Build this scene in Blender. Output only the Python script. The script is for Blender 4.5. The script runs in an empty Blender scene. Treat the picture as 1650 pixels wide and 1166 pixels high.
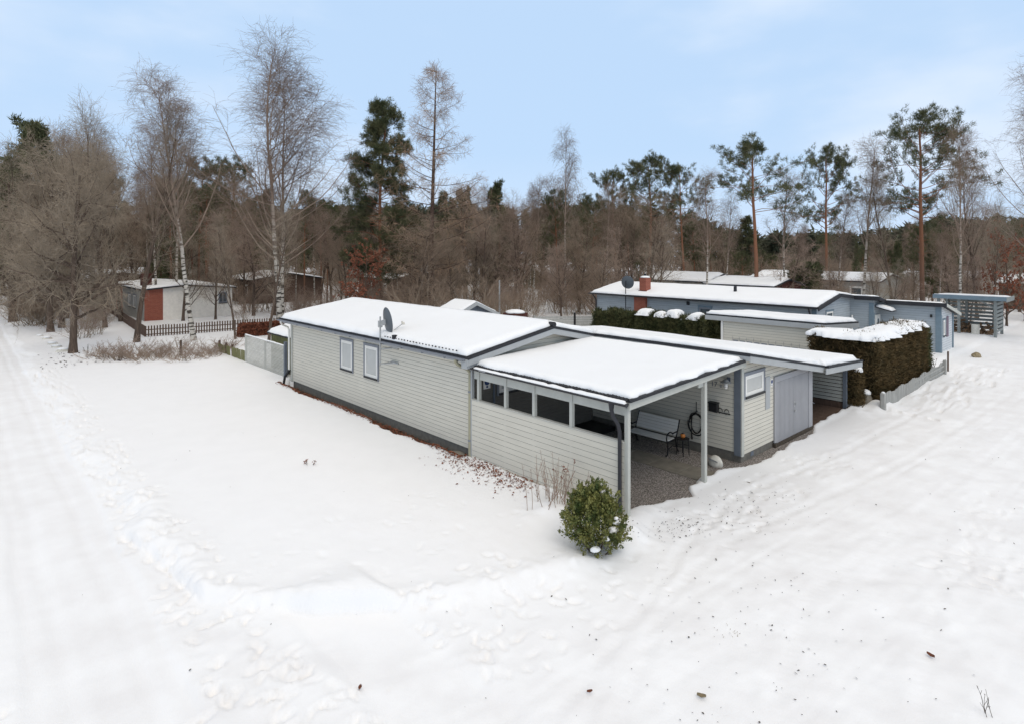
import bpy, math, random
import numpy as np
from mathutils import Vector
R = math.radians
scene = bpy.context.scene
COL = scene.collection

# ------------------------------------------------------------------ camera, light, sky
cd = bpy.data.cameras.new('camera'); cam = bpy.data.objects.new('camera', cd); COL.objects.link(cam)
cam.location = (-10.833, -8.032, 6.0)
cam.rotation_euler = (R(90), 0, math.atan2(0.73467, 0.67843) - R(90))
cd.sensor_width = 36.0; cd.lens = 36.0 * 965 / 1650; cd.shift_y = -178.0 / 1650
cd.clip_start = 0.1; cd.clip_end = 3000
scene.camera = cam

SUN_EL, SUN_AZ = R(52), math.atan2(-0.93, -0.37)
sd = bpy.data.lights.new('sun', 'SUN'); sd.energy = 0.95; sd.angle = R(30); sd.color = (1.0, 0.92, 0.80)
sun = bpy.data.objects.new('sun', sd); COL.objects.link(sun)
dv = Vector((math.cos(SUN_EL) * math.cos(SUN_AZ), math.cos(SUN_EL) * math.sin(SUN_AZ), math.sin(SUN_EL)))
sun.rotation_euler = dv.to_track_quat('Z', 'Y').to_euler()

w = bpy.data.worlds.new('World'); scene.world = w; w.use_nodes = True
nt = w.node_tree; nt.nodes.clear()
def wn(t, **k):
    n = nt.nodes.new(t)
    for a, b in k.items(): setattr(n, a, b)
    return n
out = wn('ShaderNodeOutputWorld'); bg = wn('ShaderNodeBackground'); bg.inputs[1].default_value = 0.10
sky = wn('ShaderNodeTexSky', sky_type='NISHITA', sun_disc=False)
sky.sun_elevation = SUN_EL; sky.sun_rotation = math.atan2(dv.x, dv.y); sky.air_density = 1.0; sky.dust_density = 1.5; sky.ozone_density = 2.0
tc = wn('ShaderNodeTexCoord'); sep = wn('ShaderNodeSeparateXYZ')
nt.links.new(tc.outputs['Generated'], sep.inputs[0])
# a bright thin overcast that closes towards the zenith, wisps of cloud low down
mp = wn('ShaderNodeMapping'); mp.inputs['Scale'].default_value = (1.3, 1.3, 3.2)
nt.links.new(tc.outputs['Generated'], mp.inputs[0])
nz = wn('ShaderNodeTexNoise'); nz.inputs['Scale'].default_value = 1.6; nz.inputs['Detail'].default_value = 5; nz.inputs['Roughness'].default_value = 0.5
nt.links.new(mp.outputs[0], nz.inputs['Vector'])
rz = wn('ShaderNodeMapRange'); rz.inputs['From Min'].default_value = 0.44; rz.inputs['From Max'].default_value = 0.68; rz.inputs['To Max'].default_value = 0.75
rz.interpolation_type = 'SMOOTHSTEP'
nt.links.new(nz.outputs[0], rz.inputs[0])
re_ = wn('ShaderNodeMapRange'); re_.inputs['From Min'].default_value = 0.36; re_.inputs['From Max'].default_value = 0.80; re_.interpolation_type = 'SMOOTHSTEP'
nt.links.new(sep.outputs[2], re_.inputs[0])
rl = wn('ShaderNodeMapRange'); rl.inputs['From Min'].default_value = 0.16; rl.inputs['From Max'].default_value = 0.0; rl.inputs['To Max'].default_value = 0.42
nt.links.new(sep.outputs[2], rl.inputs[0])
mx2 = wn('ShaderNodeMath', operation='MAXIMUM'); nt.links.new(rz.outputs[0], mx2.inputs[0]); nt.links.new(rl.outputs[0], mx2.inputs[1])
# winter haze makes the blue paler: keep the sky's own blue, level out its strong horizon glow
pale = wn('ShaderNodeMix', data_type='RGBA'); pale.inputs[0].default_value = 0.90
nt.links.new(sky.outputs[0], pale.inputs[6]); pale.inputs[7].default_value = (5.75, 7.75, 10.4, 1)
wi = wn('ShaderNodeMix', data_type='RGBA'); wi.inputs[7].default_value = (8.0, 9.0, 10.4, 1)
nt.links.new(mx2.outputs[0], wi.inputs[0]); nt.links.new(pale.outputs[2], wi.inputs[6])
cl = wn('ShaderNodeMix', data_type='RGBA'); cl.inputs[7].default_value = (9.7, 9.2, 8.7, 1)
nt.links.new(re_.outputs[0], cl.inputs[0]); nt.links.new(wi.outputs[2], cl.inputs[6])
nt.links.new(cl.outputs[2], bg.inputs[0]); nt.links.new(bg.outputs[0], out.inputs[0])

vs = scene.view_settings; vs.view_transform = 'Standard'; vs.look = 'None'; vs.exposure = 0.0; vs.gamma = 1.0; vs.use_curve_mapping = False
try:
    scene.cycles.use_denoising = True; scene.cycles.max_bounces = 6; scene.cycles.diffuse_bounces = 4
    scene.cycles.denoising_input_passes = 'RGB_ALBEDO_NORMAL'; scene.cycles.denoising_prefilter = 'ACCURATE'
except Exception: pass

# ------------------------------------------------------------------ helpers
def hash2(ix, iy, seed):
    n = (ix * 374761393 + iy * 668265263 + seed * 974634221) & 0x7fffffff
    n = ((n ^ (n >> 13)) * 1274126177) & 0x7fffffff
    return ((n ^ (n >> 16)) & 0xffff) / 65535.0
def vnoise(x, y, s=1.0, seed=0):
    x = np.asarray(x, float) / s; y = np.asarray(y, float) / s
    ix = np.floor(x).astype(np.int64); iy = np.floor(y).astype(np.int64); fx = x - ix; fy = y - iy
    fx = fx * fx * (3 - 2 * fx); fy = fy * fy * (3 - 2 * fy)
    a = hash2(ix, iy, seed); b = hash2(ix + 1, iy, seed); c = hash2(ix, iy + 1, seed); d = hash2(ix + 1, iy + 1, seed)
    return (a * (1 - fx) + b * fx) * (1 - fy) + (c * (1 - fx) + d * fx) * fy - 0.5
def fbm(x, y, s, seed=0, o=4):
    t = 0
    x = np.asarray(x, float); y = np.asarray(y, float)
    for i in range(o):
        c, sn_ = math.cos(.62 + 1.1 * i), math.sin(.62 + 1.1 * i); t = t + vnoise(x * c - y * sn_, x * sn_ + y * c, s / 2 ** i, seed + 17 * i) / 2 ** i
    return t
def sst(a, b, x):
    t = np.clip((x - a) / (b - a), 0, 1); return t * t * (3 - 2 * t)

class MB:
    def __init__(s): s.v = []; s.f = []; s.m = []
    def poly(s, pts, mi=0):
        b = len(s.v); s.v += [tuple(p) for p in pts]; s.f.append(tuple(range(b, b + len(pts)))); s.m.append(mi); return s
    def hexa(s, c, mi=0):
        b = len(s.v); s.v += [tuple(p) for p in c]
        for q in ((0, 3, 2, 1), (4, 5, 6, 7), (0, 1, 5, 4), (1, 2, 6, 5), (2, 3, 7, 6), (3, 0, 4, 7)):
            s.f.append(tuple(b + i for i in q)); s.m.append(mi)
        return s
    def box(s, x0, x1, y0, y1, z0, z1, mi=0):
        return s.hexa([(x0, y0, z0), (x1, y0, z0), (x1, y1, z0), (x0, y1, z0), (x0, y0, z1), (x1, y0, z1), (x1, y1, z1), (x0, y1, z1)], mi)
    def bbox(s, x0, x1, y0, y1, z0, z1, bv=0.006, mi=0):
        # a box with chamfered vertical and top edges
        b = min(bv, (x1 - x0) / 3, (y1 - y0) / 3, (z1 - z0) / 3)
        def ring(i, z): return [(x0 + i, y0, z), (x1 - i, y0, z), (x1, y0 + i, z), (x1, y1 - i, z), (x1 - i, y1, z), (x0 + i, y1, z), (x0, y1 - i, z), (x0, y0 + i, z)]
        def ring2(z): return [(x0 + b, y0 + b, z)] * 0 + [(x0 + b, y0 + b * .99, z), (x1 - b, y0 + b * .99, z), (x1 - b * .99, y0 + b, z), (x1 - b * .99, y1 - b, z), (x1 - b, y1 - b * .99, z), (x0 + b, y1 - b * .99, z), (x0 + b * .99, y1 - b, z), (x0 + b * .99, y0 + b, z)]
        return s.rings([ring2(z0), ring(b, z0 + b), ring(b, z1 - b), ring2(z1)], mi, caps=True)
    def rings(s, rs, mi=0, caps=False, closed=True):
        b = len(s.v); k = len(rs[0])
        for r in rs: s.v += [tuple(p) for p in r]
        for i in range(len(rs) - 1):
            for j in range(k if closed else k - 1):
                s.f.append((b + i * k + j, b + i * k + (j + 1) % k, b + (i + 1) * k + (j + 1) % k, b + (i + 1) * k + j)); s.m.append(mi)
        if caps:
            s.f.append(tuple(b + j for j in range(k))[::-1]); s.m.append(mi)
            e = b + (len(rs) - 1) * k; s.f.append(tuple(e + j for j in range(k))); s.m.append(mi)
        return s
    def beam(s, a, b, wd, ht, mi=0, up=(0, 0, 1)):
        a = Vector(a); b = Vector(b); d = (b - a).normalized(); sd_ = d.cross(Vector(up)).normalized() * wd / 2; uu = sd_.cross(d).normalized() * ht / 2
        return s.hexa([a - sd_ - uu, a + sd_ - uu, b + sd_ - uu, b - sd_ - uu, a - sd_ + uu, a + sd_ + uu, b + sd_ + uu, b - sd_ + uu], mi)
    def tube(s, pts, r, k=8, mi=0, caps=True):
        pts = [Vector(p) for p in pts]; n = len(pts); rr = r if isinstance(r, (list, tuple)) else [r] * n
        rings = []; ref = None
        for i, p in enumerate(pts):
            d = (pts[min(i + 1, n - 1)] - pts[max(i - 1, 0)]).normalized()
            if ref is None: ref = Vector((0, 0, 1)) if abs(d.z) < .9 else Vector((1, 0, 0))
            a = d.cross(ref).normalized(); b = a.cross(d); ref = b
            rings.append([p + rr[i] * (math.cos(2 * math.pi * j / k) * a + math.sin(2 * math.pi * j / k) * b) for j in range(k)])
        return s.rings(rings, mi, caps)
    def lathe(s, c, prof, k=16, mi=0):
        rings = [[(c[0] + r * math.cos(2 * math.pi * j / k), c[1] + r * math.sin(2 * math.pi * j / k), c[2] + z) for j in range(k)] for r, z in prof]
        return s.rings(rings, mi, True)
    def add(s, vs_, fs, mi=0):
        b = len(s.v); s.v += [tuple(v) for v in vs_]
        for f in fs: s.f.append(tuple(b + i for i in f)); s.m.append(mi)
        return s
    def mesh(s, name, mats, smooth=False):
        me = bpy.data.meshes.new(name); me.from_pydata(s.v, [], s.f)
        for m in (mats if isinstance(mats, (list, tuple)) else [mats]): me.materials.append(m)
        if any(s.m): me.polygons.foreach_set('material_index', s.m)
        if smooth: me.polygons.foreach_set('use_smooth', [True] * len(s.f))
        me.update(); return me

def link(name, data, parent=None, loc=None, rotz=0):
    o = bpy.data.objects.new(name, data); COL.objects.link(o)
    if parent is not None: o.parent = parent
    if loc is not None: o.location = loc
    if rotz: o.rotation_euler = (0, 0, rotz)
    return o
def put(name, mb, mats, parent=None, smooth=False, loc=None, label=None):
    o = link(name, mb.mesh(name, mats, smooth), parent, loc)
    if label: o['label'] = label
    return o
def tag(o, label=None, cat=None, group=None, kind=None):
    if label: o['label'] = label
    if cat: o['category'] = cat
    if group: o['group'] = group
    if kind: o['kind'] = kind
    return o
def thing(name, label, cat, loc=(0, 0, 0), rotz=0, group=None):
    return tag(link(name, None, None, loc, rotz), label, cat, group)
def copy_tree(o, parent=None):
    c = o.copy(); COL.objects.link(c)
    if parent is not None: c.parent = parent
    for ch in list(o.children): copy_tree(ch, c)
    return c

# ------------------------------------------------------------------ materials
def mat(name, base, rough=0.7, var=0.12, scale=6.0, stretch=(1, 1, 1), bump=0.0, bscale=40.0, spec=0.3, metal=0.0, col2=None, thr=None, coords='Object', detail=5):
    m = bpy.data.materials.new(name); m.use_nodes = True; t = m.node_tree; b = t.nodes['Principled BSDF']
    b.inputs['Roughness'].default_value = rough; b.inputs['Specular IOR Level'].default_value = spec; b.inputs['Metallic'].default_value = metal
    c = t.nodes.new('ShaderNodeTexCoord'); mpn = t.nodes.new('ShaderNodeMapping'); mpn.inputs['Scale'].default_value = stretch
    t.links.new(c.outputs[coords], mpn.inputs[0])
    n = t.nodes.new('ShaderNodeTexNoise'); n.inputs['Scale'].default_value = scale; n.inputs['Detail'].default_value = detail; n.inputs['Roughness'].default_value = 0.6
    t.links.new(mpn.outputs[0], n.inputs['Vector'])
    r = t.nodes.new('ShaderNodeValToRGB'); lo, hi = (0.3, 0.7) if thr is None else thr
    r.color_ramp.elements[0].position = lo; r.color_ramp.elements[1].position = hi
    if col2 is None:
        r.color_ramp.elements[0].color = tuple(x * (1 - var) for x in base) + (1,); r.color_ramp.elements[1].color = tuple(min(1, x * (1 + var)) for x in base) + (1,)
    else:
        r.color_ramp.elements[0].color = tuple(base) + (1,); r.color_ramp.elements[1].color = tuple(col2) + (1,)
    t.links.new(n.outputs[0], r.inputs[0]); t.links.new(r.outputs[0], b.inputs['Base Color'])
    if bump:
        n2 = t.nodes.new('ShaderNodeTexNoise'); n2.inputs['Scale'].default_value = bscale; n2.inputs['Detail'].default_value = 4
        t.links.new(mpn.outputs[0], n2.inputs['Vector'])
        bp = t.nodes.new('ShaderNodeBump'); bp.inputs['Strength'].default_value = bump; bp.inputs['Distance'].default_value = 0.02
        t.links.new(n2.outputs[0], bp.inputs['Height']); t.links.new(bp.outputs[0], b.inputs['Normal'])
    return m

M = {}
M['snow'] = mat('snow', (0.87, 0.875, 0.885), 0.6, 0.015, 1.5, bump=0.22, bscale=9, spec=0.25)
t_ = M['snow'].node_tree; b_ = t_.nodes['Principled BSDF']; old = b_.inputs['Base Color'].links[0].from_socket
at_ = t_.nodes.new('ShaderNodeAttribute'); at_.attribute_name = 'packed'; nn_ = t_.nodes.new('ShaderNodeTexNoise'); nn_.inputs['Scale'].default_value = 1.1; nn_.inputs['Detail'].default_value = 6
tc_ = t_.nodes.new('ShaderNodeTexCoord'); mp_ = t_.nodes.new('ShaderNodeMapping'); mp_.inputs['Scale'].default_value = (1, 1, 1); t_.links.new(tc_.outputs['Object'], mp_.inputs[0]); t_.links.new(mp_.outputs[0], nn_.inputs['Vector'])
rp_ = t_.nodes.new('ShaderNodeMapRange'); rp_.inputs['From Min'].default_value = .38; rp_.inputs['From Max'].default_value = .7; t_.links.new(nn_.outputs[0], rp_.inputs[0])
ml_ = t_.nodes.new('ShaderNodeMath'); ml_.operation = 'MULTIPLY'; t_.links.new(rp_.outputs[0], ml_.inputs[0]); t_.links.new(at_.outputs['Fac'], ml_.inputs[1])
mi_ = t_.nodes.new('ShaderNodeMix'); mi_.data_type = 'RGBA'; mi_.inputs[7].default_value = (.80, .795, .80, 1); t_.links.new(ml_.outputs[0], mi_.inputs[0]); t_.links.new(old, mi_.inputs[6]); t_.links.new(mi_.outputs[2], b_.inputs['Base Color'])
g1_ = t_.nodes.new('ShaderNodeTexNoise'); g1_.inputs['Scale'].default_value = 55; g1_.inputs['Detail'].default_value = 5; t_.links.new(tc_.outputs['Object'], g1_.inputs['Vector'])
bm_ = t_.nodes.new('ShaderNodeBump'); bm_.inputs['Strength'].default_value = .35; bm_.inputs['Distance'].default_value = .012; t_.links.new(g1_.outputs[0], bm_.inputs['Height']); t_.links.new(b_.inputs['Normal'].links[0].from_socket, bm_.inputs['Normal']); t_.links.new(bm_.outputs[0], b_.inputs['Normal'])
M['roof_snow'] = mat('roof_snow', (0.87, 0.88, 0.89), 0.55, 0.012, 1.0, bump=0.12, bscale=5, spec=0.25)
M['siding'] = mat('siding_grey', (0.625, 0.595, 0.515), 0.6, 0.05, 1.2, (1, 1, 5), spec=0.3)
M['siding_blue'] = mat('siding_blue_grey', (0.36, 0.40, 0.43), 0.65, 0.10, 1.2, (1, 1, 5))
M['groove'] = mat('groove_dark', (0.23, 0.225, 0.20), 0.9)  # darker tone on the groove faces between boards
M['groove_blue'] = mat('groove_dark_blue', (0.14, 0.16, 0.18), 0.9)  # darker tone for grooves in the blue boards
M['trim'] = mat('trim_pale_grey', (0.47, 0.475, 0.435), 0.55, 0.08, 2.5, spec=0.35)
M['fascia'] = mat('fascia_blue_grey', (0.385, 0.40, 0.405), 0.55, 0.06, 2.5, spec=0.35)
M['corner'] = mat('corner_slate', (0.135, 0.155, 0.185), 0.6, 0.08, 3)
M['frame_grey'] = mat('casing_grey', (0.22, 0.235, 0.265), 0.6, 0.08, 4)
M['door_grey'] = mat('door_blue_grey', (0.32, 0.322, 0.338), 0.5, 0.05, 2, spec=0.4)
M['white'] = mat('white_paint', (0.80, 0.785, 0.74), 0.4, 0.04, 5)
M['pane'] = mat('pane_with_blind', (0.50, 0.505, 0.485), 0.2, 0.06, 1.5, spec=0.3)
M['pane_dark'] = mat('pane_dark', (0.10, 0.115, 0.125), 0.08, 0.3, 2.5, spec=0.7)
M['felt'] = mat('roof_felt_black', (0.030, 0.031, 0.036), 0.75, 0.25, 12, bump=0.2)
M['gutter'] = mat('gutter_graphite', (0.034, 0.034, 0.040), 0.5, 0.15, 5, spec=0.3)
M['pipe_beige'] = mat('pipe_beige', (0.37, 0.35, 0.25), 0.5, 0.12, 3, (1, 1, .3))
M['plinth'] = mat('plinth_concrete', (0.16, 0.15, 0.13), 0.9, 0.22, 7, bump=0.3)
M['concrete'] = mat('concrete_slab', (0.21, 0.19, 0.155), 0.9, 0.18, 4, bump=0.25)
M['soil'] = mat('bare_soil', (0.075, 0.06, 0.045), 0.95, 0.5, 14, bump=0.8, bscale=30)
M['black'] = mat('black_iron', (0.012, 0.012, 0.013), 0.5, 0.2, 8, spec=0.45)
M['galv'] = mat('galvanised_steel', (0.42, 0.43, 0.43), 0.42, 0.15, 12, spec=0.5, metal=0.5)
M['dish'] = mat('dish_graphite', (0.095, 0.11, 0.125), 0.4, 0.06, 3, spec=0.4)
M['brick'] = None
M['stone'] = mat('pale_stone', (0.62, 0.60, 0.54), 0.8, 0.15, 9, bump=0.3)
M['orange'] = mat('orange_glaze', (0.55, 0.20, 0.05), 0.4, 0.2, 8)
M['black_rubber'] = mat('black_rubber', (0.015, 0.015, 0.015), 0.6)
M['white_brick'] = mat('white_brick', (0.84, 0.80, 0.73), 0.8, 0.08, 5, bump=0.3, bscale=12)
M['old_wood'] = mat('weathered_wood', (0.36, 0.36, 0.34), 0.85, 0.22, 4, (6, 6, .6), bump=0.2)
M['green_wood'] = mat('algae_wood', (0.19, 0.185, 0.085), 0.9, 0.28, 4, (8, 8, .6), bump=0.2)
M['pale_fence'] = mat('fence_pale', (0.52, 0.515, 0.47), 0.7, 0.12, 1.6, (1, 1, 3), bump=0.1)
M['dark_wood'] = mat('dark_brown_wood', (0.105, 0.068, 0.050), 0.85, 0.3, 6, (4, 4, .7))
M['red_wood'] = mat('falu_red_wood', (0.085, 0.030, 0.024), 0.85, 0.25, 4, (4, 4, .7))
M['grey_wall'] = mat('pale_grey_render', (0.38, 0.37, 0.34), 0.85, 0.1, 3)
M['blue_trim'] = mat('blue_trim', (0.165, 0.225, 0.27), 0.6, 0.1, 4)
M['teal_wood'] = mat('pale_teal_wood', (0.235, 0.255, 0.25), 0.75, 0.15, 3, bump=0.1)
M['firewood'] = mat('firewood', (0.22, 0.14, 0.085), 0.9, 0.6, 8)
M['leaf_dry'] = mat('dry_leaf', (0.19, 0.070, 0.038), 0.8, 0.55, 11)
M['leaf_red'] = mat('russet_leaf', (0.22, 0.080, 0.046), 0.8, 0.45, 5)
M['debris'] = mat('debris_dark', (0.06, 0.045, 0.032), 0.9, 0.5, 9)
M['straw'] = mat('straw', (0.27, 0.22, 0.14), 0.9, 0.3, 9)
M['box_leaf'] = mat('box_leaf', (0.055, 0.085, 0.022), 0.55, 0.5, 5, spec=0.35, col2=(0.30, 0.28, 0.085), thr=(0.38, 0.68))
M['hedge_leaf'] = mat('hedge_leaf', (0.055, 0.042, 0.016), 0.8, 0.5, 2.5, col2=(0.150, 0.098, 0.042), thr=(0.36, 0.7))
M['thuja'] = mat('thuja_leaf', (0.036, 0.046, 0.016), 0.8, 0.5, 2.5, col2=(0.115, 0.110, 0.046), thr=(0.36, 0.7))
M['needle'] = mat('pine_needle', (0.050, 0.066, 0.028), 0.7, 0.5, 0.9, col2=(0.155, 0.150, 0.075), thr=(0.36, 0.66))
M['needle_far'] = mat('conifer_far', (0.050, 0.060, 0.038), 0.85, 0.5, 0.25, col2=(0.13, 0.125, 0.08), thr=(0.36, 0.66))
M['twig'] = mat('twig_brown', (0.29, 0.218, 0.162), 0.9, 0.25, 0.5)
M['twig_grey'] = mat('twig_grey', (0.30, 0.245, 0.185), 0.9, 0.35, 0.8)
M['twig_red'] = mat('twig_purple', (0.33, 0.245, 0.195), 0.9, 0.25, 0.6)
M['twig_birch'] = mat('twig_birch', (0.235, 0.170, 0.130), 0.9, 0.25, 0.6)
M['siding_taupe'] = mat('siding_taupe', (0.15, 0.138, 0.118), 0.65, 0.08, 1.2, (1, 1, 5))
M['larch'] = mat('twig_larch', (0.36, 0.25, 0.17), 0.9, 0.3, 0.8)
M['bark'] = mat('bark_dark', (0.105, 0.076, 0.058), 0.95, 0.4, 3, (3, 3, .7), bump=0.6, bscale=12)
M['bark_larch'] = mat('bark_larch', (0.085, 0.055, 0.042), 0.95, 0.4, 3, (3, 3, .7), bump=0.6, bscale=12)

def graded_bark(name, low, high, z0, z1, patches=None):
    m = mat(name, low, 0.9, 0.2, 4, (2, 2, .8)); t = m.node_tree; b = t.nodes['Principled BSDF']
    src = b.inputs['Base Color'].links[0].from_socket
    c = t.nodes.new('ShaderNodeTexCoord'); s = t.nodes.new('ShaderNodeSeparateXYZ'); t.links.new(c.outputs['Object'], s.inputs[0])
    nn = t.nodes.new('ShaderNodeTexNoise'); nn.inputs['Scale'].default_value = 1.2
    t.links.new(c.outputs['Object'], nn.inputs['Vector'])
    ad = t.nodes.new('ShaderNodeMath'); ad.operation = 'MULTIPLY_ADD'; ad.inputs[1].default_value = 3.0
    t.links.new(nn.outputs[0], ad.inputs[0]); t.links.new(s.outputs[2], ad.inputs[2])
    mr = t.nodes.new('ShaderNodeMapRange'); mr.inputs['From Min'].default_value = z0 + 1.5; mr.inputs['From Max'].default_value = z1 + 1.5
    t.links.new(ad.outputs[0], mr.inputs[0])
    last = src
    if patches:
        mpn = t.nodes.new('ShaderNodeMapping'); mpn.inputs['Scale'].default_value = (1.2, 1.2, 5.5); t.links.new(c.outputs['Object'], mpn.inputs[0])
        pn = t.nodes.new('ShaderNodeTexNoise'); pn.inputs['Scale'].default_value = 1.1; pn.inputs['Detail'].default_value = 3; t.links.new(mpn.outputs[0], pn.inputs['Vector'])
        pr = t.nodes.new('ShaderNodeValToRGB'); pr.color_ramp.elements[0].position = 0.50; pr.color_ramp.elements[1].position = 0.56
        t.links.new(pn.outputs[0], pr.inputs[0])
        mix = t.nodes.new('ShaderNodeMix'); mix.data_type = 'RGBA'; mix.inputs[7].default_value = tuple(patches) + (1,)
        t.links.new(pr.outputs[0], mix.inputs[0]); t.links.new(last, mix.inputs[6]); last = mix.outputs[2]
    mix = t.nodes.new('ShaderNodeMix'); mix.data_type = 'RGBA'; mix.inputs[7].default_value = tuple(high) + (1,)
    t.links.new(mr.outputs[0], mix.inputs[0]); t.links.new(last, mix.inputs[6]); t.links.new(mix.outputs[2], b.inputs['Base Color'])
    return m
M['bark_birch'] = graded_bark('bark_birch', (0.50, 0.47, 0.42), (0.27, 0.20, 0.155), 5.0, 11.0, (0.06, 0.05, 0.042))
M['bark_pine'] = graded_bark('bark_pine', (0.12, 0.085, 0.066), (0.25, 0.115, 0.065), 1.0, 7.0)

def brick_mat(name, c1, c2, mortar, scale):
    m = bpy.data.materials.new(name); m.use_nodes = True; t = m.node_tree; b = t.nodes['Principled BSDF']; b.inputs['Roughness'].default_value = 0.85
    c = t.nodes.new('ShaderNodeTexCoord'); s = t.nodes.new('ShaderNodeSeparateXYZ'); t.links.new(c.outputs['Object'], s.inputs[0])
    a = t.nodes.new('ShaderNodeMath'); a.operation = 'ADD'; t.links.new(s.outputs[0], a.inputs[0]); t.links.new(s.outputs[1], a.inputs[1])
    cb = t.nodes.new('ShaderNodeCombineXYZ'); t.links.new(a.outputs[0], cb.inputs[0]); t.links.new(s.outputs[2], cb.inputs[1])
    br = t.nodes.new('ShaderNodeTexBrick'); br.inputs['Scale'].default_value = scale
    br.inputs['Color1'].default_value = c1 + (1,); br.inputs['Color2'].default_value = c2 + (1,); br.inputs['Mortar'].default_value = mortar + (1,)
    br.inputs['Mortar Size'].default_value = 0.012; br.inputs['Brick Width'].default_value = 0.5; br.inputs['Row Height'].default_value = 0.16
    t.links.new(cb.outputs[0], br.inputs['Vector']); t.links.new(br.outputs[0], b.inputs['Base Color']); return m
M['brick'] = brick_mat('red_brick', (0.25, 0.060, 0.034), (0.31, 0.085, 0.05), (0.28, 0.16, 0.12), 2.0)

def gravel_mat():
    m = bpy.data.materials.new('gravel_grey'); m.use_nodes = True; t = m.node_tree; b = t.nodes['Principled BSDF']; b.inputs['Roughness'].default_value = 0.9
    c = t.nodes.new('ShaderNodeTexCoord'); v = t.nodes.new('ShaderNodeTexVoronoi'); v.inputs['Scale'].default_value = 60
    t.links.new(c.outputs['Object'], v.inputs['Vector'])
    r = t.nodes.new('ShaderNodeValToRGB'); e = r.color_ramp.elements
    e[0].color = (0.09, 0.078, 0.07, 1); e[1].color = (0.62, 0.56, 0.51, 1); e[0].position = 0.1; e[1].position = 1.0
    x = r.color_ramp.elements.new(0.55); x.color = (0.27, 0.235, 0.21, 1)
    s = t.nodes.new('ShaderNodeSeparateColor'); t.links.new(v.outputs['Color'], s.inputs[0]); t.links.new(s.outputs[0], r.inputs[0]); t.links.new(r.outputs[0], b.inputs['Base Color'])
    bp = t.nodes.new('ShaderNodeBump'); bp.inputs['Strength'].default_value = 0.9; bp.inputs['Distance'].default_value = 0.03; bp.invert = True
    t.links.new(v.outputs['Distance'], bp.inputs['Height']); t.links.new(bp.outputs[0], b.inputs['Normal']); return m
M['gravel'] = gravel_mat()

# ------------------------------------------------------------------ builders
def siding(mb, p0, p1, z0, za_top, zb_top, bh=0.12, g=0.009, d=0.012):
    # boards along p0->p1 (outward normal to the right of that direction), V-groove between boards, top may slope
    p0 = Vector((p0[0], p0[1], 0)); p1 = Vector((p1[0], p1[1], 0)); L = (p1 - p0).length; t = (p1 - p0) / L; n = Vector((t.y, -t.x, 0))
    P = lambda s, z, o: tuple(p0 + t * s + n * o + Vector((0, 0, z)))
    top = lambda s: za_top + (zb_top - za_top) * s / L
    def rect(a, b, o0, o1, mi):
        pts = [(0, a), (L, a), (L, b), (0, b)]; outp = []
        for i in range(4):
            q, w_ = pts[i], pts[(i + 1) % 4]; dq = q[1] - top(q[0]); dw = w_[1] - top(w_[0])
            if dq <= 0: outp.append(q)
            if dq * dw < 0:
                k = dq / (dq - dw); outp.append((q[0] + (w_[0] - q[0]) * k, q[1] + (w_[1] - q[1]) * k))
        if len(outp) > 2:
            mb.poly([P(s, z, o0 + (o1 - o0) * ((z - a) / (b - a) if b > a else 0)) for s, z in outp], mi)
    def ledge(z, o0, o1, mi):
        if top(0) > z and top(L) > z: a, b = 0, L
        elif max(top(0), top(L)) < z: return
        else:
            k = (z - top(0)) / (top(L) - top(0)) * L
            a, b = (0, k) if top(0) > z else (k, L)
        mb.poly([P(a, z, o0), P(b, z, o0), P(b, z, o1), P(a, z, o1)], mi)
    z = z0; zm = max(za_top, zb_top)
    while z < zm:
        rect(z, z + bh - g, 0, 0, 0); ledge(z + bh - g, 0, -d, 1); rect(z + bh - g, z + bh, -d, -d, 1); ledge(z + bh, -d, 0, 1); z += bh
    return mb

def slab(mb, pts, hf, t, mi=0):
    # prism over an outline, top on hf, thickness t downward
    n = len(pts); top = [(x, y, hf(x, y)) for x, y in pts]; bot = [(x, y, hf(x, y) - t) for x, y in pts]
    b = len(mb.v); mb.v += top + bot
    mb.f.append(tuple(b + i for i in range(n))); mb.f.append(tuple(b + n + i for i in range(n))[::-1]); mb.m += [mi, mi]
    for i in range(n): mb.f.append((b + i, b + n + i, b + n + (i + 1) % n, b + (i + 1) % n)); mb.m.append(mi)
    return mb

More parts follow.
